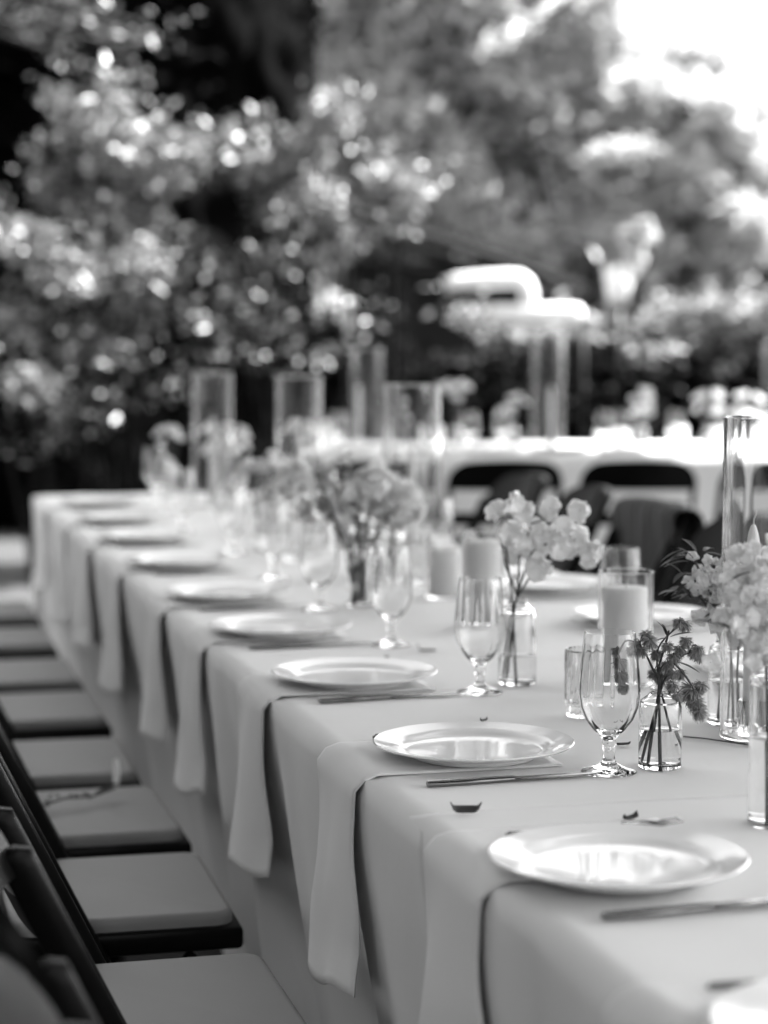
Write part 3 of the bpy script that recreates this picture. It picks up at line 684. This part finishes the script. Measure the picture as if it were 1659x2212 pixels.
for P, r in stems:
    pts = [L1(*q) for q in P]; sm = []
    for i in range(len(pts) - 1):
        a = pts[max(0, i - 1)]; b_ = pts[i]; c_ = pts[i + 1]; d_ = pts[min(len(pts) - 1, i + 2)]
        for k in range(6):
            t = k / 6; sm.append(.5 * ((2 * b_) + (c_ - a) * t + (2 * a - 5 * b_ + 4 * c_ - d_) * t * t + (3 * b_ - a - 3 * c_ + d_) * t ** 3))
    sm.append(pts[-1]); m = MB(); m.tube(sm, [r * (1.15 - .5 * i / len(sm)) for i in range(len(sm))], 8); m.build('stem', M['stem'], b1)
heads = [(1340, 1425, 1.0), (1342, 1455, 1.0), (1348, 1480, .8), (1365, 1400, .8), (1385, 1400, .9), (1405, 1382, 1.0), (1395, 1368, .9), (1418, 1408, .9), (1440, 1432, 1.0), (1455, 1415, 1.0), (1468, 1398, .9), (1430, 1455, 1.1), (1412, 1452, .8), (1442, 1392, .8),
         (1478, 1345, .9), (1466, 1340, .8), (1482, 1380, .9), (1508, 1398, .9), (1515, 1412, .9), (1498, 1408, .8), (1470, 1452, .8), (1455, 1452, .8), (1495, 1488, 1.5), (1515, 1478, 1.0), (1502, 1515, 1.2), (1510, 1536, 1.0), (1455, 1478, .9), (1462, 1500, .8), (1372, 1388, .7), (1330, 1402, .7)]
for x, y, s in heads:
    dy = random.uniform(-.012, .012); p = L1(x, y, dy)
    inst('flower_head', random.choice(UMB), b1, p, (random.uniform(-.35, .35), random.uniform(-.5, .2), 1), s * .95)
    m = MB(); q = p + Vector((random.uniform(-.006, .006), random.uniform(-.004, .004), .012 * s)); nearest = min([L1(*s_) for P, _ in stems for s_ in P[2:]], key=lambda a: (a - p).length)
    m.tube(bez(nearest, (nearest + q) / 2 + Vector((0, 0, .008)), p, 6), .00055, 5); m.build('stalk', M['stem'], b1)
m = MB()
for x, y, d, L, w in [(1446, 1372, (-.7, 0, .9), .030, .008), (1446, 1372, (.6, -.2, 1), .026, .007), (1448, 1376, (1, 0, .35), .030, .008), (1444, 1378, (-1, -.2, -.1), .020, .007), (1462, 1430, (1, -.2, -.3), .030, .010), (1440, 1374, (-.3, .3, 1), .02, .006)]:
    leafblade(m, L1(x, y), d, L, w, .15)
m.build('leaves', M['stem'], b1)

def bouquet(vp, stems_px, blooms, meshes, label, size=1.0, stem_r=.0013, spread=.02, mt='stem', facing=(-.1, -1, .25), heart=True, group='cut flowers on the long table', leaves=0):
    b = empty('flower_bunch', vp); tag(b, label, 'flowers', group)
    for P in stems_px:
        pts = [at_depth(x, y, vp.y + (q[0] if q else 0)) - Vector(vp) for x, y, *q in P]
        if len(pts) == 3: pts = bez(*pts, 10)
        m = MB(); m.tube(pts, stem_r, 7); m.build('stem', M[mt], b)
    lm = MB()
    for (x, y, s) in blooms:
        dy = random.uniform(-spread, spread); p = at_depth(x, y, vp.y + dy) - Vector(vp)
        d = Vector(facing) + Vector((random.uniform(-.7, .7), random.uniform(-.4, .4), random.uniform(-.5, .7)))
        inst('blossom', random.choice(meshes), b, p, d, s * size)
    for k in range(leaves):
        x, y, s = random.choice(blooms); p = at_depth(x + random.uniform(-30, 30), y + random.uniform(-20, 40), vp.y + random.uniform(-spread, spread)) - Vector(vp)
        leafblade(lm, p, (random.uniform(-1, 1), random.uniform(-.6, .6), random.uniform(-.2, 1)), .035 * size, .012 * size, .3)
    if leaves: lm.build('leaves', M['dleaf'], b)
    return b
# V2 sweet peas
v2 = tp(1117, 1476)
bud_vase(v2, .0300, .125, .016, .046, 'clear bottle vase holding the white sweet peas', sh=.018)
bouquet(v2, [[(1080, 1470, .004), (1104, 1330), (1118, 1290), (1092, 1220), (1078, 1150)], [(1116, 1478), (1108, 1320), (1100, 1240), (1090, 1160)], [(1090, 1472, -.006), (1112, 1310), (1125, 1260), (1150, 1190), (1210, 1160)], [(1100, 1478, .006), (1112, 1300), (1145, 1245), (1160, 1210)], [(1118, 1290), (1122, 1200), (1150, 1130), (1190, 1120), (1240, 1140)]],
        [(1075, 1108, 1.1), (1108, 1085, 1.0), (1130, 1105, 1.0), (1190, 1100, 1.1), (1253, 1102, 1.05), (1105, 1150, 1.2), (1120, 1180, 1.1), (1160, 1150, 1.1), (1215, 1145, 1.2), (1245, 1165, 1.3), (1280, 1190, 1.1), (1276, 1210, .9), (1210, 1185, 1.0), (1150, 1200, 1.0), (1165, 1225, 1.2), (1110, 1200, .9), (1175, 1170, 1.0), (1235, 1190, .9)],
        SWEET, 'white ruffled sweet peas on thin dark stems, right of the centre', size=.76, stem_r=.0016)
# V3 pale stock and delphinium
v3 = tp(1572, 1562)
bud_vase(v3, .0285, .115, .017, .062, 'clear vase just left of the near glass cylinder, holding white stock', sh=.014)
def spike(x0, y0, x1, y1, n, w):
    return [(x0 + (x1 - x0) * (k / n) + random.gauss(0, 1) * w * (1 - .55 * k / n), y0 + (y1 - y0) * (k / n) + random.gauss(0, 8), random.uniform(.75, 1.15) * (1 - .35 * k / n)) for k in range(n)]
bouquet(v3, [[(1556, 1560, .003), (1568, 1440), (1560, 1330)], [(1585, 1560, -.004), (1578, 1440), (1600, 1300)], [(1572, 1562), (1575, 1440), (1545, 1280)]],
        spike(1600, 1370, 1560, 1210, 46, 38) + spike(1620, 1390, 1640, 1190, 50, 34) + spike(1570, 1330, 1500, 1220, 26, 20) + spike(1590, 1380, 1545, 1250, 30, 24), STOCK, 'tall pale stock flowers massed at the right edge behind the near cylinder', size=1.0, stem_r=.0022, spread=.035, mt='stemlight', leaves=10)
# V4 near blurred cylinder vase with pale flowers
v4 = tp(1668, 1782)
bud_vase(v4, .0275, .165, .0250, .10, 'blurred clear vase at the right edge, nearest to the camera', sh=.004, lip=.004)
bouquet(v4, [[(1660, 1780), (1662, 1600), (1655, 1440)], [(1675, 1780), (1668, 1600), (1672, 1440)]],
        spike(1655, 1440, 1600, 1180, 44, 34) + spike(1680, 1420, 1660, 1160, 40, 30) + [(1585, 1230, .9), (1575, 1270, .9), (1600, 1300, 1.0), (1570, 1330, 1.0), (1590, 1360, 1.1), (1555, 1350, .8)], STOCK, 'blurred pale flowers in the nearest vase at the right edge', size=.95, stem_r=.002, spread=.03, mt='stemlight', leaves=6)
bb = bouquet(v3, [[(1560, 1330), (1530, 1270), (1500, 1210)], [(1560, 1340), (1520, 1300), (1480, 1260)]], [(1495, 1205, .7), (1487, 1255, .7)], STOCK, 'dusky sprig with small buds leaning left from the white stock', stem_r=.002, mt='stem', leaves=26)
# V5 mixed bouquet, dark greens and a big white hydrangea
v5 = tp(778, 1308)
bud_vase(v5, .030, .125, .020, .08, 'blurred clear vase holding the mixed bouquet of dark sprigs and white blooms', sh=.014)
bouquet(v5, [[(765, 1300), (778, 1210), (720, 1060)], [(785, 1300), (785, 1210), (800, 1090)], [(772, 1302), (780, 1220), (850, 1080)], [(770, 1300), (770, 1220), (680, 1020)], [(780, 1300), (790, 1200), (760, 1050)]],
        [(640, 1020, .7), (625, 1060, .8), (660, 1100, .7), (835, 1120, .7), (700, 1090, .6), (740, 1130, .5), (660, 1130, .8)], ROSE, 'mixed bouquet with big white blooms and dark sprigs mid table', size=1.0, stem_r=.0028, spread=.05, leaves=10, facing=(-.1, -.8, .6))
for (x, y, rr_, cnt) in [(805, 1062, .042, 60), (868, 1092, .040, 56), (640, 1040, .030, 36), (760, 1075, .026, 30)]:
    cc = at_depth(x, y, v5.y + random.uniform(-.02, .03)) - v5
    hb = empty('hydrangea', v5); tag(hb, 'round white bloom of the mixed bouquet, ' + {805: 'largest one at its top', 868: 'large one at its right side', 640: 'small one at its far left', 760: 'small one at its middle'}[x], 'flower', 'round white blooms of the mixed bouquet')
    for q_ in range(cnt):
        d = Vector((random.gauss(0, 1), random.gauss(0, 1), random.gauss(0, 1) + .3)).normalized(); inst('blossom', random.choice(STOCK), hb, cc + d * rr_ * random.uniform(.85, 1.02), d, 1.1)
    m = MB(); m.tube(bez((0, 0, .01), (0, 0, .15), cc, 8), .002, 6); m.build('stem', M['stemlight'], hb)
m = MB(); bx5 = empty('sprig', v5); tag(bx5, 'dark leafy sprigs among the white blooms of the mixed bouquet', 'sprig')
for (x, y) in [(770, 1150), (760, 1120), (745, 1090), (720, 1070), (700, 1040), (690, 1090), (780, 1130), (820, 1110), (740, 1040), (775, 1180), (800, 1150), (755, 1010), (730, 1010), (690, 1010), (665, 1065), (830, 1140), (700, 1130), (850, 1100)]:
    for q in range(9):
        leafblade(m, at_depth(x + random.gauss(0, 14), y + random.gauss(0, 14), v5.y + random.uniform(-.04, .04)) - v5, (random.uniform(-1, 1), random.uniform(-1, 1), random.uniform(-.3, 1)), .026, .010, .2)
m.build('leaves', M['umbel'], bx5)
m = MB()
for x, y in [(720, 1060), (760, 1010), (690, 1020), (850, 1100), (665, 1065)]: m.tube(bez(at_depth(776, 1240, v5.y) - v5, at_depth((776 + x) / 2, 1130, v5.y) - v5, at_depth(x, y, v5.y) - v5, 8), .0015, 6)
m.build('stems', M['stem'], bx5)

# more bouquets along the table, increasingly blurred
def simple_bunch(p, r, zc, n, meshes, label, vlab, size=1.0, leaves=8, group='cut flowers on the long table', vase_h=.11, rz=None):
    bud_vase(p, .027, vase_h, .017, .06, vlab)
    b = empty('flower_bunch', p); tag(b, label, 'flowers', group); lm = MB(); sm = MB()
    for k in range(n):
        a = random.uniform(0, 6.28); q = random.random() ** .5; c = Vector((math.cos(a) * q * r, math.sin(a) * q * r, zc + random.uniform(-.7, .9) * (rz or r)))
        inst('blossom', random.choice(meshes), b, c, c - Vector((0, 0, zc - .05)), size * random.uniform(.8, 1.1))
        m = MB(); m.tube(bez((0.004 * math.cos(a), .004 * math.sin(a), .01), (0, 0, vase_h + .01), c, 6), .0013, 5); m.build('stem', M['stemlight'], b)
    for k in range(leaves):
        a = random.uniform(0, 6.28); leafblade(lm, (math.cos(a) * r * .4, math.sin(a) * r * .4, zc - r * .6 + random.random() * r), (math.cos(a), math.sin(a), random.uniform(-.2, .8)), .045, .016, .3)
    if leaves: lm.build('leaves', M['dleaf'], b)
simple_bunch(NT(1.18, 4.55, TT), .05, .24, 7, ROSE, 'blurred white blooms just right of the mixed bouquet', 'vase of the blooms just right of the mixed bouquet', .7)
simple_bunch(NT(1.02, 5.3, TT), .07, .20, 12, ROSE, 'hazy bunch of white blooms under the middle glass cylinder', 'vase of the hazy blooms under the middle cylinder', .8)
simple_bunch(NT(1.2, 5.62, TT), .05, .27, 5, SWEET, 'small hazy sweet pea bunch with dark leaves right of the middle cylinder', 'vase of the small hazy sweet pea bunch', .9, 16)
simple_bunch(NT(1.12, 6.35, TT), .07, .22, 12, ROSE, 'hazy bunch of white blooms left of the middle cylinder', 'vase of the hazy blooms left of the middle cylinder', .8)
simple_bunch(NT(1.05, 7.05, TT), .05, .22, 5, SWEET, 'farthest white flower bunch on the long table, by the last cylinder', 'vase of the farthest flower bunch on the long table', 1.0)

# ------------------------------------------------------------------ far table: glassware, candles, flowers, plates
FZ = T2Z + .0012
def ft(x, y): return on_plane(x, y, FZ)
def fx(x, Y): p = at_depth(x, 900, Y); return Vector((p.x, Y, FZ))
GF = 'things set out on the far table'
hurricane(fx(1182, 9.2), 'tall glass cylinder right of centre on the far table', 'glass cylinders on the far table', 1.08, 1.22)
taper(fx(1190, 9.2) + Vector((0, 0, .0045)), 'tall white taper inside the far table cylinder right of centre', 'fluted holder inside the far cylinder right of centre', 'taper candles on the far table')
hurricane(fx(792, 9.5), 'glass cylinder at the left end of the far table', 'glass cylinders on the far table', 1.1, 1.05)
taper(fx(775, 9.5) + Vector((0, 0, .0045)), 'white taper inside the cylinder at the left end of the far table', 'fluted holder in the left end cylinder of the far table', 'taper candles on the far table')
hurricane(fx(1680, 9.6), 'glass cylinder at the right frame edge on the far table', 'glass cylinders on the far table', 1.1, 1.1)
for k, (x, Y) in enumerate([(730, 9.2), (1015, 9.25), (1085, 9.7), (1305, 9.2), (1345, 9.3), (1460, 9.3), (1565, 9.35)]):
    goblet(fx(x, Y), 'blurred goblet on the far table, %s from its left end' % ORD[k].replace('nearest', 'first'), 'goblets on the far table')
for k, (x, Y, h, r) in enumerate([(700, 9.6, .12, .035), (940, 9.6, .10, .035), (1340, 9.5, .08, .035), (1465, 9.55, .10, .04), (1605, 9.4, .18, .042), (1640, 9.3, .12, .04), (1560, 9.7, .09, .04)]):
    pillar(fx(x, Y), 'sunlit white pillar candle on the far table, %s from its left end' % ORD[k].replace('nearest', 'first'), '', r=r, h=h, glass=False, g='pillar candles on the far table')
def far_bunch(x, Y, zc, r, n, label, vlab, meshes=ROSE, size=1.0):
    p = fx(x, Y); simple_bunch(p, r, zc, n, meshes, label, vlab, size, 5, 'flower bunches on the far table', .1)
far_bunch(985, 9.4, .26, .05, 6, 'slim white flower bunch on the far table, left of the taper cylinder', 'vase of the slim white bunch on the far table', SWEET, 1.3)
far_bunch(1108, 9.3, .19, .05, 8, 'white flower bunch just left of the far taper cylinder', 'vase of the bunch just left of the far taper cylinder', ROSE, .8)
far_bunch(1385, 9.35, .20, .06, 10, 'white flower bunch on the far table, middle of its right half', 'vase of the bunch amid the right half of the far table', ROSE, .9)
far_bunch(1532, 9.3, .21, .05, 10, 'bright white flower bunch above the near glass cylinder rim', 'vase of the bright bunch above the near cylinder rim', ROSE, 1.0)
far_bunch(1615, 9.25, .19, .06, 10, 'bright white flower bunch at the right frame edge on the far table', 'vase of the bright bunch at the right frame edge', ROSE, 1.0)
far_bunch(860, 9.5, .16, .05, 8, 'white flower bunch near the left end of the far table', 'vase of the bunch near the left end of the far table', ROSE, .8)
for k, x in enumerate([760, 930, 1060, 1210, 1345, 1480, 1610]):
    place_plate(fx(x, 9.24) + Vector((0, 0, .002)), 'white plate at the front edge of the far table, %s from the left' % ORD[k].replace('nearest', 'first'), 'plates on the far table')
# white blooms in the planter behind
for (x, y, s) in [(1370, 530, 4.2), (1390, 500, 3.6), (1355, 515, 3.2), (1372, 565, 3.6), (1360, 590, 2.8), (1402, 515, 2.6)]:
    p = at_depth(x, y, 13.9) - pb; inst('blossom', random.choice(ROSE), pl, p, (random.uniform(-.4, .4), -1, .5), s * .75)
    m = MB(); m.tube([(0, 0, potz + .05), p], .008, 6); m.build('stem', M['stemlight'], pl)

# ------------------------------------------------------------------ folding chairs
def make_chair():
    root = empty('folding_chair'); HW = .205
    P = lambda z: -.080 - .49 * (z - .52)              # x of the long post at height z
    m = MB(); m.box((.022, 0, .425), (.340, .40, .034), bev=.008); m.build('seat', M['black'], root, auto=35)
    bm = bmesh.new(); bmesh.ops.create_cube(bm, size=1); bmesh.ops.scale(bm, vec=(.322, .376, .020), verts=bm.verts)
    ve = [e for e in bm.edges if abs(e.verts[0].co.z - e.verts[1].co.z) > .01]
    bmesh.ops.bevel(bm, geom=ve, offset=.030, segments=6, affect='EDGES', profile=.5)
    te = [e for e in bm.edges if min(e.verts[0].co.z, e.verts[1].co.z) > .009 and len([f for f in e.link_faces if abs(f.normal.z) > .9]) == 1]
    bmesh.ops.bevel(bm, geom=te, offset=.011, segments=5, affect='EDGES', profile=.5)
    bm.verts.ensure_lookup_table()
    m = MB(); m.add([v.co + Vector((0.020, 0, .4525)) for v in bm.verts], [[v.index for v in f.verts] for f in bm.faces]); bm.free()
    m.build('seat_pad', M['pad'], root, auto=50)
    def slab(path, w, th, yy):                        # flat board swept along a path in the x-z plane
        vs = []; N_ = len(path)
        for i, (x, z) in enumerate(path):
            a = Vector((path[min(i + 1, N_ - 1)][0] - path[max(i - 1, 0)][0], path[min(i + 1, N_ - 1)][1] - path[max(i - 1, 0)][1])).normalized(); nx, nz = a.y, -a.x
            ww = w
            if i == 0: ww = w * .55
            if i == N_ - 1: ww = w * .45
            for (p_, q_) in ((-.5, -.5), (-.5, .5), (-.38, .5), (.38, .5), (.5, .5), (.5, -.5), (.38, -.5), (-.38, -.5)):
                pp = p_; tt = q_ * (1 if abs(p_) < .45 else .55)
                vs.append((x + nx * ww * pp, yy + th * tt, z + nz * ww * pp))
        fs = [(i * 8 + k, i * 8 + (k + 1) % 8, (i + 1) * 8 + (k + 1) % 8, (i + 1) * 8 + k) for i in range(N_ - 1) for k in range(8)]
        fs += [tuple(range(8)), tuple((N_ - 1) * 8 + k for k in range(8))[::-1]]
        m = MB(); m.add(vs, fs); return m
    for s in (-1, 1):
        path = [(P(z), z) for z in (0, .2, .42, .55, .70, .74)] + [(P(.755), .755), (P(.762) - .003, .762)]
        slab(path, .038, .020, s * HW).build('front_leg', M['black'], root, auto=50)
        slab([(-.20, 0), (-.03, .21), (.12, .405)], .032, .020, s * (HW - .024)).build('rear_leg', M['black'], root, auto=50)
    def rail(z0, z1, bow, name, thick=.016):
        vs = []; N_ = 22
        for i in range(N_ + 1):
            e_ = .012 if name == 'top_rail' else -.004; y = -(HW + e_) * math.cos(math.pi * i / N_); k = 1 - (y / (HW + .02)) ** 2
            top = z1 + .018 * k if name == 'top_rail' else z1
            if name == 'top_rail': dd = min(1, max(0, abs(y) - (HW - .068)) / .080); top -= .078 * (1 - math.sqrt(max(0, 1 - dd * dd)))
            for z in (z0, (z0 + top) / 2, top):
                x = P(z) - bow * k - .004
                vs += [(x - thick / 2, y, z), (x + thick / 2, y, z)]
        fs = []
        for i in range(N_):
            a, b_ = i * 6, (i + 1) * 6
            for (p_, q_) in ((0, 2), (2, 4), (4, 5), (5, 3), (3, 1), (1, 0)): fs.append((a + p_, a + q_, b_ + q_, b_ + p_))
        fs += [(0, 1, 3, 5, 4, 2), tuple(N_ * 6 + q for q in (2, 4, 5, 3, 1, 0))]
        m = MB(); m.add(vs, fs); m.build(name, M['black'], root, auto=50)
    rail(.738, .836, .050, 'top_rail'); rail(.60, .65, .034, 'back_slat')
    m = MB(); m.tube([(P(.18), -HW, .18), (P(.18), HW, .18)], .010, 10); m.build('stretcher', M['black'], root)
    m = MB(); m.tube([(-.12, -HW + .02, .10), (-.12, HW - .02, .10)], .009, 10); m.build('stretcher', M['black'], root)
    return root
chair0 = make_chair(); cu = [0]
def chair(p, rz, label, group):
    o = chair0 if not cu[0] else copy_tree(chair0); cu[0] = 1
    o.location = p; o.rotation_euler = (0, 0, rz); tag(o, label, 'chair', group); return o
LC = [.78, 1.37, 1.95, 2.55, 3.13, 3.65, 4.15, 4.75, 5.28, 5.90, 6.52]
for k, t in enumerate(LC):
    w = ['nearest', 'second', 'third', 'fourth', 'fifth', 'sixth', 'seventh', 'eighth', 'ninth', 'tenth', 'eleventh', 'twelfth'][k]
    lab = 'black folding chair with a pale pad on the left side, %s from the camera' % w
    if k == 5: lab = 'black folding chair whose pale seat carries a dry leafy twig'
    if k == 3: lab = 'black folding chair whose pale seat fills the bottom edge of the picture'
    chair(NT(.352 - random.uniform(0, .012), t, 0), ALPHA + R(random.uniform(-1.5, 1.5)), lab, 'black folding chairs along the left side')
for k, t in enumerate([2.95, 3.6, 4.2, 4.75, 5.3, 5.9, 6.5]):
    chair(NT(1.885, t, 0), ALPHA + math.pi + R(random.uniform(-4, 4)), 'black folding chair on the right side of the long table, %s from the camera' % ORD[k], 'black folding chairs along the right side')
for k, x in enumerate([800, 1082, 1385, 1672]):
    p = at_depth(x, 1000, 7.75); chair(Vector((p.x, 7.95, 0)), R(90 + [4, 4, -3, 3][k]), 'black folding chair pushed toward the far table, %s from the left' % ['first', 'second', 'third', 'fourth'][k], 'black folding chairs at the far table')

# dark garment over the back of one right side chair
gc = NT(1.885, 5.32, 0); vs = []; nu, path = 34, []
for i in range(11): path.append((-.205 + .012, .52 + .031 * i))
for i in range(1, 6): a = math.pi * i / 6; path.append((-.240 + .045 * math.cos(a), .835 + .028 * math.sin(a)))
for i in range(13): path.append((-.290 - .003 * i, .83 - .030 * i))
for j, (x, z) in enumerate(path):
    v = abs(j - 13) / 13
    for i in range(nu + 1):
        u = -1 + 2 * i / nu; ph = u * 11 + 2 * noise.noise(Vector((u * 3, j * .1, 4)))
        vs.append((x + (-1 if j > 13 else 1) * .014 * v * math.sin(ph) + .01 * noise.noise(Vector((u * 2, j * .2, 0))), u * .225 * (1 - .12 * v) + .012 * math.cos(ph) * v, z - .012 * u * u - .01 * v * math.sin(u * 4)))
stripe = mat('fold_light_cloth', .02, .85); tt_ = stripe.node_tree; wv = tt_.nodes.new('ShaderNodeTexWave'); wv.bands_direction = 'Y'; wv.inputs['Scale'].default_value = 7; wv.inputs['Distortion'].default_value = .6
cr = tt_.nodes.new('ShaderNodeMapRange'); cr.inputs['To Min'].default_value = .006; cr.inputs['To Max'].default_value = .055; tc_ = tt_.nodes.new('ShaderNodeTexCoord')  # light on the folds is put into the colour as paler bands
tt_.links.new(tc_.outputs['Object'], wv.inputs['Vector']); tt_.links.new(wv.outputs[0], cr.inputs[0]); tt_.links.new(cr.outputs[0], tt_.nodes['Principled BSDF'].inputs['Base Color'])
o = mk('jacket', vs, [(j * (nu + 1) + i, j * (nu + 1) + i + 1, (j + 1) * (nu + 1) + i + 1, (j + 1) * (nu + 1) + i) for j in range(len(path) - 1) for i in range(nu)], stripe, loc=gc, rot=(0, 0, ALPHA + math.pi))
q = o.modifiers.new('thickness', 'SOLIDIFY'); q.thickness = .004
tag(o, 'dark garment with painted fold light draped over a chair back behind the pillar candle', 'garment')

# ------------------------------------------------------------------ small things lying about
def curl(p, L, W_, label, rz=0, lift=.012, cat='leaf', name='dry_leaf', both=True, tilt=0):
    vs = []; nu, nv = 4, 12
    for j in range(nv + 1):
        v = -1 + 2 * j / nv
        for i in range(nu + 1):
            u = -1 + 2 * i / nu
            z = .0015 + (lift * abs(v) ** 7 if (both or v < 0) else 0) + .002 * u * u
            vs.append((v * L / 2, u * W_ / 2 * (1 - abs(v) ** 5), z))
    o = mk(name, vs, [(j * (nu + 1) + i, j * (nu + 1) + i + 1, (j + 1) * (nu + 1) + i + 1, (j + 1) * (nu + 1) + i) for j in range(nv) for i in range(nu)], M['debris'], loc=p, rot=(tilt, 0, rz))
    q = o.modifiers.new('thickness', 'SOLIDIFY'); q.thickness = .0008
    tag(o, label, cat, 'fallen leaves on the cloth'); return o
curl(tp(1006, 1752, TZ + .0055), .036, .011, 'small dark curled leaf with upturned tips on the cloth seam', 0, .013, tilt=R(38))
curl(tp(1362, 1772, TZ + .0045), .026, .012, 'brown leaf fragment just behind the nearest whole plate', R(50), .006)
curl(tp(922, 1408), .034, .013, 'dark curled leaf between the two left water goblets', R(5), .012, both=False)
curl(tp(1045, 1560), .014, .006, 'tiny dark leaf scrap just behind the focused plate', R(40), .004)
curl(tp(1345, 1612), .022, .010, 'dark leaf scrap at the foot of the focused vase', R(10), .003)
curl(tp(835, 1422), .008, .005, 'tiny dark crumb of leaf behind the third plate', R(10), .002)
m = MB(); a = tp(1476, 1591, TZ + .003); P = [tp(1476, 1591, TZ + .003) - a, tp(1520, 1595, TZ + .003) - a, tp(1570, 1602, TZ + .003) - a, tp(1640, 1612, TZ + .003) - a]
m.tube(P, .0011, 6); o = m.build('twig', M['debris'], loc=a); tag(o, 'thin dark twig lying between the focused vase and the near cylinder', 'twig')
# twig with leaves on a chair pad
sp = NT(.35, 3.63, .474); tw = empty('leafy_twig', sp, ALPHA); tag(tw, 'dry leafy twig lying on the pale pad of a left side chair', 'twig')
m = MB(); m.tube([(-.11, -.03, .004), (-.05, -.01, .006), (.0, .03, .010), (.05, .05, .006), (.10, .09, .012)], .002, 6); m.build('stem', M['debris'], tw)
for (x, y, a_, L) in [(-.11, -.03, 200, .04), (-.01, .03, 120, .035), (.01, .03, 60, .03), (.03, .05, 300, .03), (-.03, .01, 260, .03)]:
    m = MB(); leafblade(m, (x, y, .012), (math.cos(R(a_)), math.sin(R(a_)), .3), L, .014, .5); m.build('leaf', M['debris'], tw)
m = MB(); petal_grid(m, Vector((.10, .09, .008)), Vector((.5, .6, 1)), Vector((-.6, 0, .4)), .055, .028, .4); m.build('leaf', M['petal'], tw)
m = MB(); petal_grid(m, Vector((.06, .07, .006)), Vector((1, .4, .15)), Vector((0, 0, 1)), .045, .016, .2); m.build('leaf', M['debris'], tw)
